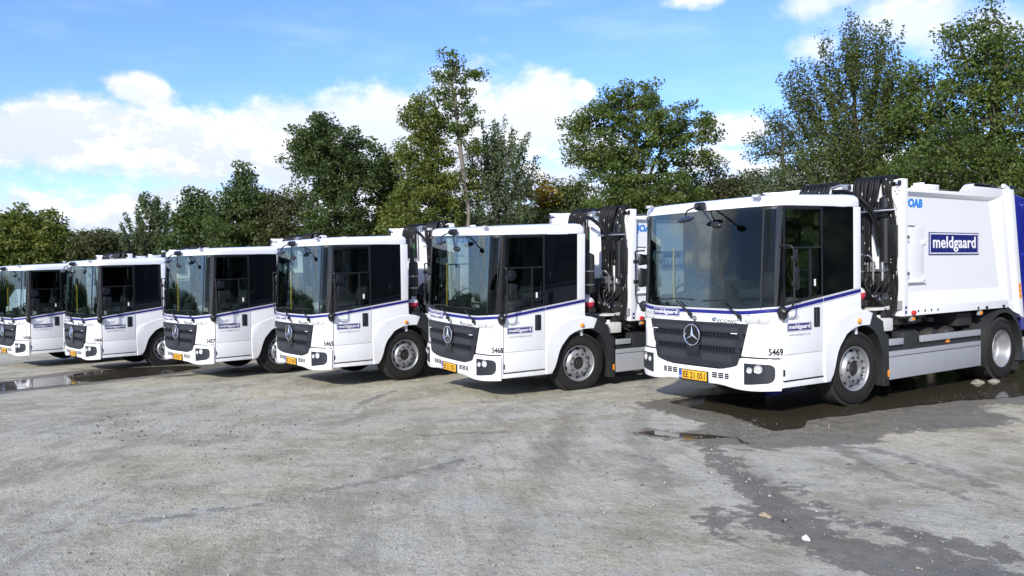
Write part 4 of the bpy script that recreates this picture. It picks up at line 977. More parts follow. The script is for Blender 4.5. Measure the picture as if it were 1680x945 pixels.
damp = np.maximum.reduce([poly_sd(X, Y, [(-.95, -.35), (.68, -.62), (1.0, -.95), (.95, -1.30), (.55, -1.45), (.62, -1.75), (1.30, -1.62), (1.75, -1.60), (2.09, -1.30), (2.30, -.75), (2.52, -.30), (2.72, .10), (2.45, .55), (2.66, 1.0), (2.98, 2.0), (3.0, 2.6), (2.5, 2.8), (2.3, 3.4), (3.4, 5.0), (4.2, 8), (2, 10.5), (-1.5, 10.5), (-1.6, 3), (-.75, 1.3)]),
    line_sd(X, Y, [(1.5, -1.45, .10), (1.88, -1.72, .10), (2.52, -2.16, .11), (3.08, -2.49, .16), (3.56, -2.77, .20), (3.89, -3.06, .26), (4.28, -3.26, .26), (4.6, -3.22, .28), (5.2, -3.1, .34), (6, -3.0, .4)]),
    line_sd(X, Y, [(3.3, -2.2, .02), (3.75, -2.50, .07), (4.2, -2.62, .09), (4.6, -2.65, .10), (5.2, -2.5, .14)]),
    line_sd(X, Y, [(3.3, -3.3, .0), (3.55, -3.55, .05), (3.95, -3.75, .03)]),
    poly_sd(X, Y, P_LEFT)+.42, line_sd(X, Y, [(-15.6, -8.2, .15), (-14.9, -7.2, .35), (-15.3, -6.2, .3), (-15.6, -5.0, .35), (-14.8, -3.2, .4), (-13.6, -2.8, .3), (-12.0, -3.4, .2)]),
    line_sd(X, Y, [(-12.2, -4.6, .3), (-11.6, -2.6, .25), (-10.9, -1.2, .05)])])
faint = np.maximum.reduce([line_sd(X, Y, [(2.50, -.45, .10), (3.25, -.98, .07), (3.8, -1.19, .07), (4.19, -1.31, .04), (4.8, -1.40, .02)]),
    line_sd(X, Y, [(2.80, -.30, .07), (3.5, -.44, .06), (4.11, -.75, .10), (4.58, -1.09, .04)]),
    line_sd(X, Y, [(.50, -3.9, .02), (.59, -4.21, .085), (.67, -4.67, .085), (.78, -5.13, .07), (.80, -5.49, .05), (.87, -5.92, .045), (.92, -6.41, .04), (.81, -6.87, .035), (.57, -8.15, .03)]),
    line_sd(X, Y, [(-5.5, -2.0, .05), (-4.5, -3.0, .1), (-3.6, -3.6, .02)]), line_sd(X, Y, [(-.9, -3.9, .03), (-.6, -3.3, .05), (-.2, -2.6, .02)]),
    line_sd(X, Y, [(1.2, -2.6, .0), (1.7, -2.5, .03), (2.3, -2.75, .02)])])
nx, ny = X.shape
me = bpy.data.meshes.new('ground'); me.vertices.add(nx*ny); me.vertices.foreach_set('co', np.stack([X, Y, Z], -1).ravel())
I = np.arange(nx*ny).reshape(nx, ny); Q = np.stack([I[:-1, :-1], I[1:, :-1], I[1:, 1:], I[:-1, 1:]], -1).reshape(-1, 4)
me.loops.add(Q.size); me.loops.foreach_set('vertex_index', Q.ravel()); me.polygons.add(len(Q)); me.polygons.foreach_set('loop_start', np.arange(len(Q))*4); me.update()
me.polygons.foreach_set('use_smooth', np.ones(len(Q), bool))
for nme, arr in (('damp', damp), ('faint', faint)):
    at = me.attributes.new(nme, 'FLOAT', 'POINT'); at.data.foreach_set('value', np.clip(arr, -2, 2).ravel().astype(np.float32))
gm = bpy.data.materials.new('packed_gravel'); gm.use_nodes = True; t = NT(gm.node_tree); b = t.n['Principled BSDF']
tc = t.node('ShaderNodeTexCoord').outputs['Object']; tc2 = t.vm('MULTIPLY', tc, (1, 1, 0))
n_big = t.noise(tc2, .22, 5, .6); n_mid = t.noise(tc2, 1.1, 6, .62); n_sm = t.noise(tc2, 6., 6, .65); n_grit = t.noise(tc2, 46., 5, .7); n_fine = t.noise(tc2, 150., 3, .7)
c = t.mix(t.ss(n_big, .35, .65), (.54, .495, .37), (.475, .475, .45))
c = t.mix(t.m('MULTIPLY', t.ss(n_mid, .40, .68), .65), c, (.60, .57, .49))
c = t.mix(t.m('MULTIPLY', t.ss(n_mid, .50, .28), .8), c, (.40, .35, .265))
n_w = t.noise(tc2, .55, 7, .7)
c = t.mix(t.m('MULTIPLY', t.ss(n_w, .52, .42), .75), c, (.37, .335, .265))
n_c = t.noise(t.vm('ADD', tc2, (7.3, 2.1, 0)), 2.6, 8, .72)
c = t.mix(t.m('MULTIPLY', t.ss(n_c, .53, .60), .55), c, (.64, .61, .52))
c = t.mix(t.m('MULTIPLY', t.ss(n_c, .46, .38), .6), c, (.34, .30, .235))
c = t.mix(t.m('MULTIPLY', t.ss(n_w, .56, .66), .5), c, (.50, .505, .505))
c = t.mix(t.m('MULTIPLY', t.ss(n_sm, .52, .72), .40), c, (.26, .232, .185))
c = t.mix(t.m('MULTIPLY', t.ss(n_grit, .60, .70), .5), c, (.15, .128, .09))
c = t.mix(t.m('MULTIPLY', t.ss(n_grit, .40, .30), .55), c, (.64, .60, .52))
vor = t.node('ShaderNodeTexVoronoi', Vector=tc2, Scale=60.); vd = vor.outputs['Distance']; vsep = t.node('ShaderNodeSeparateColor', i0=vor.outputs['Color'])
n_lump = t.noise(tc2, 17., 6, .68)
c = t.mix(t.m('MULTIPLY', t.ss(n_lump, .47, .34), .45), c, (.25, .22, .165))  # pits between the lumps coloured darker: their shade put into the colour
c = t.mix(t.m('MULTIPLY', t.ss(n_lump, .54, .68), .5), c, (.56, .525, .45))
stone = t.m('MULTIPLY', t.ss(vd, .40, .28), t.ss(vsep.outputs[0], .62, .66))
c = t.mix(t.m('MULTIPLY', stone, .75), c, t.mix(vsep.outputs[1], (.12, .115, .105), (.46, .44, .41)))
vor2 = t.node('ShaderNodeTexVoronoi', Vector=t.vm('ADD', tc2, t.vm('SCALE', t.vm('SUBTRACT', t.node('ShaderNodeTexNoise', Vector=tc2, Scale=7., Detail=4.).outputs['Color'], (.5, .5, .5)), .25)), Scale=3.2)
v2s = t.node('ShaderNodeSeparateColor', i0=vor2.outputs['Color'])
clod = t.m('MULTIPLY', t.ss(vor2.outputs['Distance'], .16, .06), t.m('MULTIPLY', t.ss(v2s.outputs[0], .78, .82), t.ss(n_big, .42, .6)))
c = t.mix(t.m('MULTIPLY', clod, .8), c, (.055, .050, .044))
sx_ = t.vm('DOT_PRODUCT', tc2, (.92, -.39, 0)); sy_ = t.vm('DOT_PRODUCT', tc2, (.39, .92, 0))
n_str = t.noise(t.node('ShaderNodeCombineXYZ', X=t.m('MULTIPLY', sx_, .45), Y=t.m('MULTIPLY', sy_, 3.2)).outputs[0], 2.2, 6, .62, .6)
n_st2 = t.noise(t.node('ShaderNodeCombineXYZ', X=t.m('MULTIPLY', t.vm('DOT_PRODUCT', tc2, (.80, .60, 0)), .4), Y=t.m('MULTIPLY', t.vm('DOT_PRODUCT', tc2, (-.60, .80, 0)), 3.)).outputs[0], 1.9, 6, .62, .8)
reg = t.ss(t.noise(t.vm('ADD', tc2, (3., 9., 0)), .28, 3, .5), .44, .56)
strk = t.mix(reg, n_str, n_st2)
c = t.mix(t.m('MULTIPLY', t.ss(strk, .52, .64), .36), c, (.30, .262, .19))
c = t.mix(t.m('MULTIPLY', t.ss(strk, .46, .36), .36), c, (.60, .58, .50))
# tyre tracks swinging across the yard
tr = t.node('ShaderNodeTexWave', _wave_type='BANDS', _bands_direction='DIAGONAL', Vector=tc2, Scale=.42, Distortion=5., Detail=4., Detail__Scale=.7, Detail__Roughness=.6)
trk = t.m('MULTIPLY', t.ss(tr.outputs['Fac'], .72, .95), t.ss(n_big, .42, .62))
c = t.mix(t.m('MULTIPLY', trk, .30), c, (.15, .135, .11))
c = t.mix(1., c, (.995, 1., .935), 'MULTIPLY')
dmp = t.node('ShaderNodeAttribute', _attribute_name='damp').outputs['Fac']; fnt = t.node('ShaderNodeAttribute', _attribute_name='faint').outputs['Fac']
ragged = t.m('ADD', t.m('MULTIPLY', t.m('SUBTRACT', n_mid, .5), .55), t.m('MULTIPLY', t.m('SUBTRACT', n_sm, .5), .85))
ragged = t.m('ADD', ragged, t.m('MULTIPLY', t.m('SUBTRACT', n_grit, .5), .10))
wet = t.ss(t.m('ADD', dmp, t.m('ADD', ragged, .03)), -.05, .06)
wf = t.m('MULTIPLY', t.ss(t.m('ADD', fnt, t.m('MULTIPLY', ragged, .55)), -.03, .05), .75)
wet = t.m('MAXIMUM', wet, wf)
wcol = t.mix(.80, c, t.mix(t.ss(n_sm, .35, .65), (.056, .050, .038), (.115, .102, .080)))
t.put(b.inputs['Base Color'], t.mix(wet, c, wcol))
deep = t.m('MULTIPLY', t.ss(t.m('ADD', dmp, ragged), .06, .22), t.ss(n_sm, .60, .40))
t.put(b.inputs['Roughness'], t.m('SUBTRACT', .93, t.m('ADD', t.m('MULTIPLY', wet, .36), t.m('MULTIPLY', deep, .22))))
b.inputs['Specular IOR Level'].default_value = .35
hgt = t.m('ADD', t.m('ADD', t.m('MULTIPLY', n_grit, .8), t.m('MULTIPLY', n_lump, 1.6)), t.m('ADD', t.m('MULTIPLY', n_sm, 1.5), t.m('ADD', t.m('MULTIPLY', n_fine, .35), t.m('MULTIPLY', stone, .45))))
bn = t.node('ShaderNodeBump', Height=hgt, Strength=t.m('SUBTRACT', .85, t.m('MULTIPLY', wet, .45)), Distance=.034); t.l.new(bn.outputs[0], b.inputs['Normal'])
me.materials.append(gm); ground = link('ground', me, kind='structure')

# standing water
wm_ = bpy.data.materials.new('muddy_water'); wm_.use_nodes = True; t = NT(wm_.node_tree); b = t.n['Principled BSDF']
b.inputs['Base Color'].default_value = (.050, .043, .029, 1); b.inputs['Roughness'].default_value = .06; b.inputs['IOR'].default_value = 1.33; b.inputs['Specular IOR Level'].default_value = .5
tc = t.node('ShaderNodeTexCoord').outputs['Object']; bn = t.node('ShaderNodeBump', Height=t.noise(tc, 5., 2, .5), Strength=.02, Distance=.02); t.l.new(bn.outputs[0], b.inputs['Normal'])
def puddle(poly, z, amp, seed):
    r = random.Random(seed); pts = []
    n = len(poly)
    for i in range(n):
        a, b_ = poly[i], poly[(i+1) % n]; L = math.hypot(b_[0]-a[0], b_[1]-a[1]); k = max(2, int(L/.06))
        for j in range(k): pts.append((lerp(a[0], b_[0], j/k), lerp(a[1], b_[1], j/k)))
    ph = [r.uniform(0, 6.28) for _ in range(8)]; out = []; acc_ = 0
    for i, (x, y) in enumerate(pts):
        d_ = sum(math.sin(x*f+y*g_+p)/(f**.6) for f, g_, p in ((3, 4.1, ph[0]), (7, 6.3, ph[1]), (15, 13, ph[2]), (33, 29, ph[3]), (60, 71, ph[4])))*amp
        x2, y2 = pts[(i+1) % len(pts)]; l = math.hypot(x2-x, y2-y)+1e-9; out.append((x+(y2-y)/l*d_, y-(x2-x)/l*d_))
    mb = MB(); vs = [mb.bm.verts.new((x, y, z)) for x, y in out]; f = mb.face(vs); bmesh.ops.triangulate(mb.bm, faces=[f]); 
    for f in mb.bm.faces:
        if f.normal.z < 0: f.normal_flip()
    me = bpy.data.meshes.new('puddle'); mb.bm.to_mesh(me); mb.bm.free(); me.materials.append(wm_); return link('puddle', me, kind='structure')
puddle(P_MAIN, .003, .05, 1); puddle(P_LEFT, LEFT_Z+.003, .05, 4)
for pl_, sd_ in ((P_SMALL, 2), ([(3.80, -3.10), (3.88, -2.96), (4.06, -2.92), (4.20, -2.98), (4.16, -3.10), (3.98, -3.18)], 5), ([(4.26, -3.02), (4.36, -2.92), (4.56, -2.95), (4.54, -3.06), (4.40, -3.10)], 6), ([(1.66, -1.46), (1.74, -1.34), (2.0, -1.26), (2.12, -1.36), (2.0, -1.46), (1.8, -1.53)], 7)):
    zz = max(float(gbase(np.array([[x]]), np.array([[y]]))[0, 0]+vnoise(np.array([[x]]), np.array([[y]]), .9, 1)[0, 0]*.022+vnoise(np.array([[x]]), np.array([[y]]), .31, 2)[0, 0]*.010) for x, y in pl_)
    puddle(pl_, zz-.0045, .03, sd_)
def gz(x, y):
    a, b_ = np.array([[x]]), np.array([[y]]); return float(gbase(a, b_)[0, 0])

# loose stones and clods
def pebble_field(name, spots, mat_cols, label, seed):
    r = np.random.default_rng(seed); ico = bmesh.new(); bmesh.ops.create_icosphere(ico, subdivisions=1, radius=1)
    bv = np.array([v.co[:] for v in ico.verts]); bf = np.array([[v.index for v in f.verts] for f in ico.faces]); ico.free(); n = len(spots)
    S = spots[:, 2][:, None, None]*r.uniform(.55, 1.15, (n, 1, 3))*np.array([1, 1, .62]); V = bv[None]*S*r.uniform(.8, 1.2, (n, len(bv), 1))
    a = r.uniform(0, 6.28, n); ca, sa = np.cos(a)[:, None], np.sin(a)[:, None]; x = V[..., 0]*ca-V[..., 1]*sa; y = V[..., 0]*sa+V[..., 1]*ca
    g = gbase(spots[:, 0][None], spots[:, 1][None])[0]+vnoise(spots[:, 0], spots[:, 1], .9, 1)*.022+vnoise(spots[:, 0], spots[:, 1], .31, 2)*.010
    V = np.stack([x+spots[:, 0][:, None], y+spots[:, 1][:, None], V[..., 2]+(g+spots[:, 2]*.25)[:, None]], -1).reshape(-1, 3)
    F = (bf[None]+np.arange(n)[:, None, None]*len(bv)).reshape(-1, 3)
    me = bpy.data.meshes.new(name); me.vertices.add(len(V)); me.vertices.foreach_set('co', V.ravel()); me.loops.add(F.size); me.loops.foreach_set('vertex_index', F.ravel())
    me.polygons.add(len(F)); me.polygons.foreach_set('loop_start', np.arange(len(F))*3); me.update()
    m = bpy.data.materials.new(name); m.use_nodes = True; t = NT(m.node_tree); b = t.n['Principled BSDF']
    rnd = t.node('ShaderNodeNewGeometry').outputs['Random Per Island']; t.put(b.inputs['Base Color'], t.mix(rnd, mat_cols[0], mat_cols[1])); b.inputs['Roughness'].default_value = .8
    me.materials.append(m); return link(name, me, label=label, kind='stuff', cat=name.replace('_', ' '))
def in_view_ground(n, seed, dmin=2.5, dmax=14, power=1.6):
    r = np.random.default_rng(seed); a = r.uniform(-.66, .66, n*2); dd = dmin*(dmax/dmin)**(r.random(n*2)**.9)
    f = HF[:2]; q = HR[:2]; x = CAM[0]+dd*(f[0]*np.cos(a)+q[0]*np.sin(a)); y = CAM[1]+dd*(f[1]*np.cos(a)+q[1]*np.sin(a)); k = dry_at(x, y) > -.0
    return x[k][:n], y[k][:n]
def dry_at(x, y): return -np.maximum(poly_sd(x, y, P_MAIN), poly_sd(x, y, P_LEFT))
x, y = in_view_ground(15000, 5); sz = np.random.default_rng(6).pareto(2.6, len(x))*.0028+.0030
pebble_field('gravel', np.stack([x, y, np.clip(sz, 0, .020)], -1), ((.13, .12, .105), (.38, .365, .34)), 'loose grit and small stones lying over the packed yard', 8)
r_ = np.random.default_rng(9); pts = []
for (cx, cy, sx, sy, n_) in ((1.35, -.15, .28, .38, 420), (2.1, -1.9, .30, .20, 130), (3.0, -2.5, .40, .14, 150), (4.0, -3.0, .5, .2, 60), (1.7, 3.0, .10, .8, 120), (.9, -1.1, .5, .25, 90), (5.0, -3.1, .5, .3, 20)):
    pts.append(np.stack([r_.normal(cx, sx, n_), r_.normal(cy, sy, n_), np.clip(r_.pareto(3.0, n_)*.0020+.0026, 0, .012)], -1))
pebble_field('white_chippings', np.concatenate(pts), ((.30, .28, .24), (.62, .60, .55)), 'pale stone chippings scattered over the damp ground by the nearest truck', 10)
pts = []
for (cx, cy, sx, sy, n_, s_) in ((-4.8, -6.6, 1.0, .25, 40, .016), (-4.2, -4.8, 1.4, .5, 60, .013), (-.6, -4.0, 1.0, .5, 70, .010), (-2.4, -5.6, .8, .4, 60, .012), (-1.0, -1.5, 2.0, .8, 60, .010), (2.2, -5.0, 1.6, .8, 60, .007), (4, -1.5, 1, .7, 50, .007)):
    pts.append(np.stack([r_.normal(cx, sx, n_), r_.normal(cy, sy, n_), r_.uniform(.4, 1.3, n_)*s_], -1))
pebble_field('mud_clods', np.concatenate(pts), ((.035, .031, .026), (.085, .075, .06)), 'dark clods of mud dropped on the dry gravel', 12)
def rock(x, y, sx, sy, sz_, colr_, lab, seed, name='stone'):
    rr = random.Random(seed); b = bmesh.new(); bmesh.ops.create_icosphere(b, subdivisions=3, radius=1)
    for v in b.verts:
        k = 1+.18*math.sin(v.co.x*3.1+seed)+.14*math.sin(v.co.y*5.3+v.co.z*2+seed)+rr.uniform(-.05, .05); k *= 1+.25*(abs(v.co.x+v.co.y)<.45); v.co = Vector((v.co.x*sx*k*(1-.35*max(0, v.co.z)), v.co.y*sy*k*(1-.35*max(0, v.co.z)), v.co.z*sz_*k))
    me = bpy.data.meshes.new(name); b.to_mesh(me); b.free(); me.materials.append(pm('stone_'+str(seed), colr_, .85, var=.5, bump=.4, bscale=40)); o = link(name, me, label=lab, cat='stone'); o.location = (x, y, gz(x, y)+sz_*.35); return o
rock(1.16, 5.30, .11, .14, .035, (.28, .27, .21), 'pale wide stone standing in the puddle left of the rear wheel', 1)
rock(1.27, 5.62, .10, .11, .03, (.28, .27, .22), 'smaller pale stone in the puddle nearest the rear wheel', 2)
rock(4.20, -3.30, .035, .022, .02, (.62, .66, .72), 'bluish white pebble alone on the wet track at the bottom', 3)
rock(3.68, -3.10, .05, .03, .018, (.34, .28, .17), 'sandy brown lump at the left edge of the wet track', 4)

# ------------------------------------------------------------------ trees and undergrowth behind the yard
def leaf_mat(name, dark, light, trans=.35):
    m = bpy.data.materials.new(name); m.use_nodes = True; t = NT(m.node_tree); t.n.clear()
    v = t.node('ShaderNodeAttribute', _attribute_name='tint').outputs['Fac']
    c = t.mix(v, dark, light)
    p = t.node('ShaderNodeBsdfPrincipled', Roughness=.5); p.inputs['Specular IOR Level'].default_value = .3; t.l.new(c, p.inputs['Base Color'])
    tr = t.node('ShaderNodeBsdfTranslucent', Color=t.mix(1., c, (1.25, 1.35, .6), 'MULTIPLY'))
    mx = t.node('ShaderNodeMixShader', i0=trans, i1=p.outputs[0], i2=tr.outputs[0]); t.l.new(mx.outputs[0], t.node('ShaderNodeOutputMaterial').inputs[0]); return m
LM = {'oak': leaf_mat('oak_leaves', (0.0475, 0.0828, 0.0246), (0.1583, 0.2072, 0.0452)), 'dark': leaf_mat('dark_leaves', (0.0360, 0.0653, 0.0265), (0.1164, 0.1555, 0.0447)),
      'light': leaf_mat('light_leaves', (0.0695, 0.1060, 0.0231), (0.1996, 0.2177, 0.0520)), 'olive': leaf_mat('olive_leaves', (0.0596, 0.0828, 0.0270), (0.1405, 0.1735, 0.0573)),
      'willow': leaf_mat('grey_green_leaves', (0.0648, 0.0948, 0.0511), (0.1541, 0.1950, 0.0994)), 'yellow': leaf_mat('yellow_leaves', (0.1728, 0.1296, 0.0168), (0.5184, 0.3600, 0.0360)),
      'brown': leaf_mat('brown_leaves', (0.0475, 0.0550, 0.0242), (0.1187, 0.1298, 0.0550))}
BARK = pm('bark', (.075, .062, .048), .9, var=.5, bump=.6, bscale=12)
BARKP = pm('pale_bark', (.16, .14, .115), .9, var=.5, bump=.6, bscale=12)
def world_at(px, py, D):
    v = RR.T @ np.array([px-840, py-472.5, FPX]); v = v/math.hypot(v[0], v[1]); return CAM+v*D
def grow(name, base_px, D, lobes, kind, label, cat='tree', group=None, leaf=1., dens=1., spike=0., bark=None, trunk_r=.17, bare=0., seed=0, clump=1., vis=True):
    """lobes: (px, py, rx, ry) of each leafy mass as seen from the yard; they become ellipsoids of foliage round the trunk"""
    r = np.random.default_rng(seed+100); ppm = FPX/D
    b0 = world_at(base_px, 500, D); bx, by = b0[0], b0[1]; bz = float(gbase(np.array([[bx]]), np.array([[by]]))[0, 0])
    root = bpy.data.objects.new(name, None); col.objects.link(root); root.location = (bx, by, bz-.05); tag(root, label, cat, group)
    B = np.array([bx, by, bz])
    R3 = HR; F3 = HF; cl = []; cr = []
    for (px, py, rx, ry) in lobes:
        c0 = world_at(px, py, D); ax, az_ = rx/ppm, ry/ppm; ay = min(ax, 3.5)*.85
        vol = ax*ay*az_; n = int(max(8, 10.3*dens*(ax*az_)**.92*(1+.25*ay)/clump**1.5))
        d_ = r.normal(size=(n, 3)); d_ /= np.linalg.norm(d_, axis=1)[:, None]; rad = r.random(n)**.40*np.where(r.random(n) < .16, 1.22, 1.)
        P = c0+(d_[:, :1]*rad[:, None]*ax)*R3+(d_[:, 1:2]*rad[:, None]*ay)*F3+np.stack([0*rad, 0*rad, d_[:, 2]*rad*az_], 1)
        cl.append(P); cr.append(np.full(n, 1.))
    C = np.concatenate(cl); C = C[C[:, 2] > bz+.4]
    # twig skeleton: every clump hangs on the nearest point nearer to the trunk
    top = C[:, 2].max(); nodes = [B.copy()]; par = [-1]; lean = C.mean(0)-B
    hs = np.linspace(.08, 1, 12); ph = r.uniform(0, 6.28, 4)
    for h in hs:
        z = B[2]+(top-B[2])*h*.92; w_ = np.exp(-((C[:, 2]-z)/(.25*(top-B[2])))**2)+1e-9; ctr = (C*w_[:, None]).sum(0)/w_.sum()
        k = min(1, h*1.1); p = B*(1-k)+ctr*k; p = np.array([p[0]+.12*math.sin(ph[0]+h*9), p[1]+.12*math.sin(ph[1]+h*8), z]); nodes.append(p); par.append(len(nodes)-2)
    order = np.argsort(np.linalg.norm((C-np.array([bx, by, 0]))[:, :2], axis=1)+.15*np.abs(C[:, 2]-C[:, 2].mean()))
    N = np.array(nodes); pa = list(par); ends = []
    allN = np.zeros((len(nodes)+len(C)*1, 3)); allN[:len(nodes)] = N; cnt = len(nodes)
    for i in order:
        p = C[i]; dv = allN[:cnt]-p; dz = dv[:, 2]; dd = np.linalg.norm(dv, axis=1)+np.maximum(dz, 0)*1.6+(np.arange(cnt) < len(nodes))*.0
        j = int(np.argmin(dd)); allN[cnt] = p; pa.append(j); ends.append(cnt); cnt += 1
    w_ = np.ones(cnt)
    for i in range(cnt-1, 0, -1): w_[pa[i]] += w_[i]
    rad = np.minimum(trunk_r*(w_/w_[0])**.44, trunk_r); rad = np.maximum(rad, .012)
    # tubes
    V = []; Fc = []; off = 0; K = 5; ang = np.arange(K)*2*math.pi/K
    for i in range(1, cnt):
        a, b_ = allN[pa[i]], allN[i]; ax_ = b_-a; L = np.linalg.norm(ax_)
        if L < 1e-4: continue
        ax_ = ax_/L; u = np.cross(ax_, (0, 0, 1) if abs(ax_[2]) < .9 else (1, 0, 0)); u /= np.linalg.norm(u); v = np.cross(ax_, u)
        mid = (a+b_)/2+r.normal(size=3)*L*.05+np.array([0, 0, -L*.03 if i > 13 else 0]); ra = rad[pa[i]] if pa[i] < 13 and i < 13 else min(rad[pa[i]], rad[i]*1.25); ring = []
        for p, q in ((a, ra), (mid, (ra+rad[i])/2), (b_, rad[i])): V.append(p+q*(np.cos(ang)[:, None]*u+np.sin(ang)[:, None]*v))
        for s_ in range(2):
            for k in range(K): Fc.append((off+s_*K+k, off+s_*K+(k+1) % K, off+(s_+1)*K+(k+1) % K, off+(s_+1)*K+k))
        off += 3*K
    V = np.concatenate(V)-B; me = quads(V, np.array(Fc), 'trunk', bark or BARK); me.polygons.foreach_set('use_smooth', np.ones(len(Fc), bool)); link('trunk', me, root)
    # leaves
    E_ = allN[13:cnt]; n = len(E_); per = int(88*dens**.3); ls = .0021*D*leaf
    keep = r.random(n) > bare; E_ = E_[keep]; n = len(E_)
    cs = (.33+.0048*D)*clump*r.uniform(.7, 1.3, n)
    g = r.normal(size=(n, per, 3)); g *= (np.clip(np.linalg.norm(g, axis=2), .2, 1.9)/np.linalg.norm(g, axis=2))[..., None]
    pos = E_[:, None]+g*cs[:, None, None]*np.array([.62, .62, .42])
    if spike:                                          # upright shoots
        t_ = r.random((n, per)); top_ = (E_[:, 2]-C[:, 2].min())/(np.ptp(C[:, 2])+.01); dirn = (E_-B); dirn[:, 2] = np.abs(dirn[:, 2])*.6; dirn /= np.linalg.norm(dirn, axis=1)[:, None]
        pos = E_[:, None]+dirn[:, None]*(t_[..., None]-.3)*spike*1.5+r.normal(size=(n, per, 3))*.09*(.6+cs[:, None, None])
    tint = np.clip(r.beta(2, 2.6, (n, 1))*.75+r.random((n, per))*.45-.1, 0, 1)
    pos = pos.reshape(-1, 3); tint = tint.reshape(-1); m = len(pos)
    nrm = r.normal(size=(m, 3))+np.array([0, 0, .9]); nrm /= np.linalg.norm(nrm, axis=1)[:, None]; u = np.cross(nrm, r.normal(size=(m, 3))); u /= np.linalg.norm(u, axis=1)[:, None]; v = np.cross(nrm, u)
    s_ = ls*r.uniform(.6, 1.35, (m, 1)); V = np.stack([pos-u*s_, pos-v*s_*.5+nrm*s_*.12, pos+u*s_, pos+v*s_*.5+nrm*s_*.12], 1).reshape(-1, 3)-B
    F = np.arange(4*m).reshape(m, 4); me = quads(V, F, 'crown', LM[kind]); at = me.attributes.new('tint', 'FLOAT', 'POINT'); at.data.foreach_set('value', np.repeat(tint, 4).astype(np.float32)); link('crown', me, root)
    return root
def quads(V, F, name, mat):
    me = bpy.data.meshes.new(name); me.vertices.add(len(V)); me.vertices.foreach_set('co', np.ascontiguousarray(V, dtype=np.float32).ravel()); me.loops.add(F.size)
    me.loops.foreach_set('vertex_index', F.ravel().astype(np.int32)); me.polygons.add(len(F)); me.polygons.foreach_set('loop_start', (np.arange(len(F))*4).astype(np.int32)); me.update(); me.materials.append(mat); return me

G = 'trees behind the truck yard'
grow('tree', 45, 84, [(40, 385, 55, 34), (62, 410, 60, 40), (20, 425, 60, 45), (95, 440, 50, 40)], 'light', 'round light green tree at the far left behind the first truck', group=G, seed=1)
grow('tree', 165, 80, [(168, 402, 40, 26), (175, 430, 55, 36)], 'brown', 'low brownish tree left of the pale grey willow', group=G, seed=2)
grow('tree', 245, 78, [(245, 372, 34, 38), (262, 400, 42, 30), (225, 410, 30, 30), (245, 350, 18, 22)], 'willow', 'pale feathery willow with thin upright twigs on the left', group=G, seed=3, spike=.9, dens=.8, leaf=.8)
grow('tree', 322, 74, [(318, 345, 30, 30), (330, 385, 42, 46), (310, 410, 40, 38)], 'dark', 'dark rounded tree just right of the pale willow', group=G, seed=4)
grow('tree', 402, 68, [(402, 298, 22, 28), (395, 335, 40, 32), (425, 350, 28, 40), (385, 385, 48, 50), (420, 410, 45, 40)], 'dark', 'tall dark tree with a narrow pointed top above the fourth truck cab', group=G, seed=5)
grow('tree', 475, 66, [(478, 330, 30, 18), (470, 362, 46, 34), (480, 400, 60, 40)], 'brown', 'bushy brown tinged tree in front of the gap left of the dark maple', group=G, seed=6)
grow('tree', 545, 56, [(522, 205, 24, 30), (540, 240, 55, 40), (500, 245, 42, 36), (590, 258, 36, 36), (545, 290, 62, 46), (600, 285, 26, 26), (550, 340, 50, 50), (560, 395, 60, 50)], 'dark', 'dark green maple with spiky outline left of the tall thin oak', group=G, seed=7, dens=.95, clump=.85)
grow('tree', 640, 58, [(645, 268, 24, 20), (625, 300, 36, 34), (655, 330, 44, 50), (630, 380, 60, 55)], 'light', 'low yellow green tree between the dark maple and the tall thin oak', group=G, seed=8)
grow('tree', 771, 52, [(740, 108, 30, 24), (722, 135, 18, 26), (775, 125, 16, 18), (745, 165, 36, 26), (775, 195, 16, 22), (716, 190, 18, 16), (752, 215, 24, 14), (780, 240, 14, 10)], 'oak', 'tallest thin oak with a bare slanting trunk and small leafy top', group=G, seed=9, dens=.55, clump=.75, bark=BARKP, trunk_r=.15)
grow('tree', 705, 53, [(690, 178, 26, 20), (672, 192, 18, 14), (705, 215, 38, 34), (690, 260, 45, 45), (730, 300, 56, 50), (700, 350, 70, 60)], 'light', 'leafy green oak crown leaning against the left of the thin oak', group=G, seed=10, dens=.95, clump=.85)
grow('tree', 815, 54, [(815, 240, 30, 26), (840, 262, 24, 22), (795, 280, 36, 40), (830, 310, 50, 40), (815, 365, 60, 50)], 'willow', 'feathery cherry tree with upright twigs right of the thin oak', group=G, seed=11, spike=1.3, dens=1.3, leaf=.85)
grow('tree', 885, 60, [(886, 312, 26, 20), (898, 332, 34, 22), (880, 355, 36, 22)], 'yellow', 'small tree turned autumn yellow in the middle of the wood', group=G, seed=12)
grow('tree', 940, 60, [(935, 310, 34, 20), (945, 340, 50, 36), (920, 380, 60, 40)], 'olive', 'low olive green tree between the yellow tree and the big oak', group=G, seed=13)
grow('tree', 1052, 48, [(1045, 155, 44, 26), (1000, 185, 42, 34), (1090, 190, 44, 34), (950, 205, 32, 28), (965, 245, 40, 34), (1040, 225, 70, 46), (1110, 240, 34, 40), (1160, 215, 24, 28), (1150, 250, 28, 18), (1010, 275, 50, 30), (1060, 300, 70, 44), (1090, 340, 80, 50), (1020, 350, 70, 50)], 'oak', 'broad round oak standing alone against the white cloud in the middle', group=G, seed=14, dens=.9, clump=.8, trunk_r=.26)
grow('tree', 1165, 52, [(1160, 305, 50, 30), (1180, 340, 60, 40)], 'olive', 'low dull olive tree at the right foot of the broad oak', group=G, seed=15)
grow('tree', 1235, 50, [(1215, 300, 50, 26), (1230, 335, 70, 45)], 'brown', 'brownish hedge tree left of the sparse pale tree', group=G, seed=16)
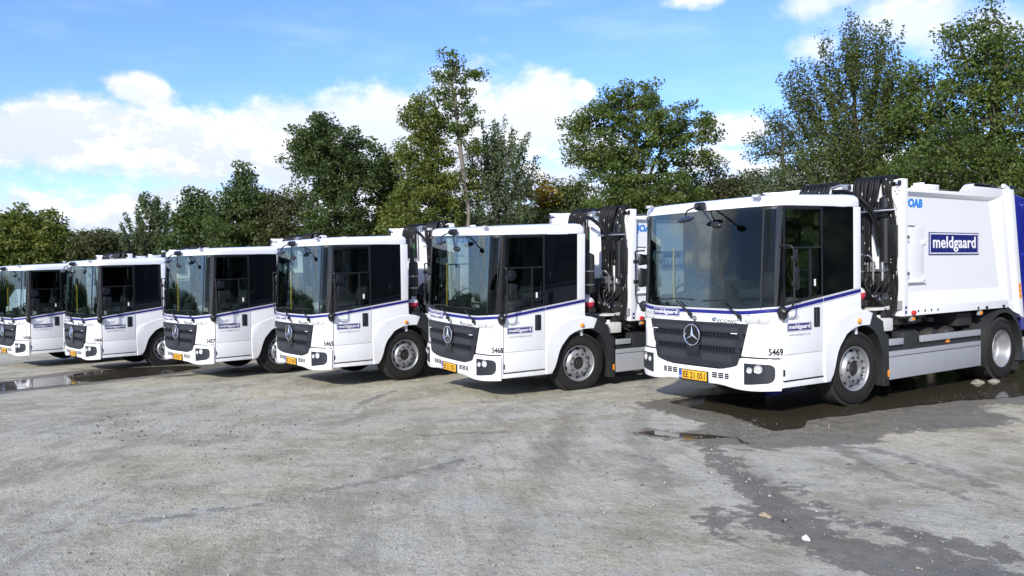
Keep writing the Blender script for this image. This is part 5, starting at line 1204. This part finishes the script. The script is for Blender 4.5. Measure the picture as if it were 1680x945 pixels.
grow('tree', 1282, 46, [(1275, 195, 26, 22), (1292, 225, 34, 30), (1255, 240, 26, 24), (1300, 270, 44, 36), (1285, 320, 60, 46)], 'willow', 'sparse pale tree with sky showing through left of the upright cherry', group=G, seed=17, dens=1.1, leaf=.8)
grow('tree', 1415, 40, [(1412, 85, 22, 30), (1450, 100, 24, 28), (1380, 125, 34, 36), (1430, 150, 52, 44), (1320, 160, 30, 26), (1345, 185, 44, 36), (1400, 215, 78, 54), (1470, 190, 38, 46), (1370, 280, 80, 50), (1440, 290, 80, 60)], 'olive', 'large cherry tree with many upright twigs behind the nearest truck', group=G, seed=18, spike=1.3, dens=1.7, leaf=.85, trunk_r=.2)
grow('tree', 1525, 38, [(1510, 125, 26, 22), (1535, 165, 44, 34), (1500, 200, 46, 40), (1550, 240, 70, 50), (1510, 290, 70, 50)], 'oak', 'dense oak between the cherry tree and the tallest right hand oak', group=G, seed=19, clump=.9, dens=1.3)
grow('tree', 1625, 35, [(1620, 25, 24, 28), (1570, 75, 30, 26), (1630, 85, 60, 44), (1680, 110, 60, 60), (1600, 150, 62, 46), (1660, 200, 90, 60), (1600, 250, 90, 50), (1670, 290, 90, 60)], 'oak', 'tallest dark oak in the top right corner behind the truck body', group=G, seed=20, trunk_r=.28, clump=.95, dens=1.25)
# undergrowth that closes the gaps under the crowns
ug = [(-30, 395, 'olive'), (70, 420, 'olive'), (140, 425, 'dark'), (215, 415, 'olive'), (290, 405, 'dark'), (365, 390, 'olive'), (440, 385, 'dark'), (515, 375, 'dark'), (590, 360, 'olive'), (668, 350, 'oak'), (742, 345, 'olive'), (800, 350, 'dark'),
      (870, 350, 'olive'), (950, 345, 'dark'), (1030, 335, 'olive'), (1110, 325, 'dark'), (1190, 315, 'brown'), (1262, 300, 'olive'), (1335, 290, 'olive'), (1400, 280, 'dark'), (1475, 285, 'olive'), (1550, 285, 'dark'), (1625, 285, 'olive'), (1700, 270, 'dark')]
words = {'olive': 'olive green', 'dark': 'dark green', 'oak': 'mid green', 'brown': 'brownish'}
for i, (px, top_, kd) in enumerate(ug):
    D = float(np.interp(px, [-30, 245, 545, 1050, 1415, 1700], [92, 84, 62, 56, 46, 42]))
    posn = 'leftmost bush of the hedge, half out of the picture' if i == 0 else 'rightmost bush of the hedge, behind the truck body' if i == len(ug)-1 else None
    nb = ['light green tree at the far left', 'first truck cab roof', 'low brownish tree', 'pale willow', 'dark rounded tree', 'pointed dark tree', 'brown tinged tree', 'dark maple', 'gap right of the maple', 'leafy oak crown', 'bare oak trunk', 'feathery cherry', 'yellow tree', 'low olive tree', 'broad oak trunk', 'right side of the broad oak', 'dull olive tree', 'sparse pale tree', 'left of the big cherry', 'big cherry trunk', 'dense oak', 'tallest oak', 'tallest oak trunk'][i-1 if i else 0]
    lab = posn or '%s undergrowth bush below the %s' % (words[kd], nb)
    sc_ = FPX/D
    grow('bush', px, D, [(px, top_+25, 48, 28), (px+10, top_+60, 56, 36), (px-8, top_+100, 58, 40)], kd, lab, 'bush', 'undergrowth along the wood', seed=40+i, dens=1.0, trunk_r=.07, clump=1.15)
# the wood goes on behind, and round the yard beyond both edges of the view
def far_wood(name, x0, y0, x1, y1, n, h, label, seed, kind='dark'):
    r = np.random.default_rng(seed); k = n*60; tt = np.repeat(r.random(n), 60); hh = np.repeat(h*r.uniform(.65, 1.05, n), 60)
    P = np.stack([x0+(x1-x0)*tt+r.normal(0, 1.5, k), y0+(y1-y0)*tt+r.normal(0, 1.5, k), r.random(k)**.8*hh], 1); P[:, 2] += gbase(P[:, 0][None], P[:, 1][None])[0]
    nrm = r.normal(size=(k, 3)); nrm /= np.linalg.norm(nrm, axis=1)[:, None]; u = np.cross(nrm, r.normal(size=(k, 3))); u /= np.linalg.norm(u, axis=1)[:, None]; v = np.cross(nrm, u); s_ = r.uniform(.35, .8, (k, 1))
    V = np.stack([P-u*s_, P-v*s_*.7, P+u*s_, P+v*s_*.7], 1).reshape(-1, 3); me = quads(V, np.arange(4*k).reshape(k, 4), name, LM[kind])
    at = me.attributes.new('tint', 'FLOAT', 'POINT'); at.data.foreach_set('value', np.repeat(np.clip(r.normal(.4, .25, k), 0, 1), 4).astype(np.float32)); link(name, me, label=label, kind='stuff', cat='wood')
a, b_ = world_at(-200, 400, 100), world_at(900, 400, 66); far_wood('far_wood', a[0], a[1], b_[0], b_[1], 330, 5.2, 'dark mass of wood closing the view behind the trees on the left', 1)
a, b_ = world_at(850, 400, 66), world_at(1900, 400, 50); far_wood('far_wood', a[0], a[1], b_[0], b_[1], 420, 6.6, 'dark mass of wood closing the view behind the trees on the right', 2)
a = world_at(1900, 400, 45); far_wood('side_wood', a[0], a[1], 60, 30, 260, 9.5, 'wood beyond the right edge of the yard', 3); far_wood('side_wood', 60, 30, 75, -30, 220, 7, 'wood on the far right side of the yard', 4)
far_wood('side_wood', -120, -50, -90, -105, 240, 7, 'wood beyond the left edge of the yard', 5); far_wood('side_wood', -90, -105, 40, -115, 300, 6, 'wood on the near side of the yard', 6)

# ------------------------------------------------------------------ a white van just showing at the left edge
def van():
    root = bpy.data.objects.new('parked_van', None); col.objects.link(root); tag(root, 'white van at the far left edge, only its corner showing beside the last truck', 'van')
    mb = MB(); mb.prism([(0, .35), (5.2, .35), (5.25, 1.0), (5.2, 2.25), (5.0, 2.4), (1.75, 2.42), (1.3, 2.3), (.75, 1.35), (.05, 1.1), (-.05, .7)], -.97, .97, 0, WHITE, .05); mb.build('body', parent=root)
    mb = MB(); mb.hexa([(-.86, .80, 1.40), (.86, .80, 1.40), (.86, .83, 1.38), (-.86, .83, 1.38), (-.78, 1.28, 2.24), (.78, 1.28, 2.24), (.78, 1.31, 2.22), (-.78, 1.31, 2.22)], BACKGLASS); mb.build('windscreen', parent=root)
    for s in (-1, 1):
        mb = MB(); mb.prism([(1.0, 1.38), (2.1, 1.38), (2.1, 2.1), (1.42, 2.1)], s*.965, s*.98, 0, BACKGLASS, .004); mb.build('side_window', parent=root)
        mb = MB(); mb.box(s*.55, s*.92, -.03, .1, .78, 1.0, LAMP, .03); mb.build('headlight', parent=root)
        for y in (.95, 4.2):
            mb = MB(); mb.lathe([(0, .2), (.02, .33), (.20, .33), (.22, .3), (.225, .2)], (s*.98-(.22 if s > 0 else 0), y, .33), 'x', None, 28); wv_ = mb.build('wheel', RUBBER, root)
            mb = MB(); mb.lathe([(0, .2), (s*.01, .19), (s*.0, .05)], (s*1.0, y, .33), 'x', None, 20); mb.build('rim', RIM, wv_)
    mb = MB(); mb.box(-.9, .9, -.08, .0, .35, .6, DARK, .02); mb.build('bumper', parent=root); return root
v_ = van(); p_ = world_at(-22, 500, 36); v_.location = (p_[0], p_[1], gz(p_[0], p_[1])); v_.rotation_euler = (0, 0, .3)
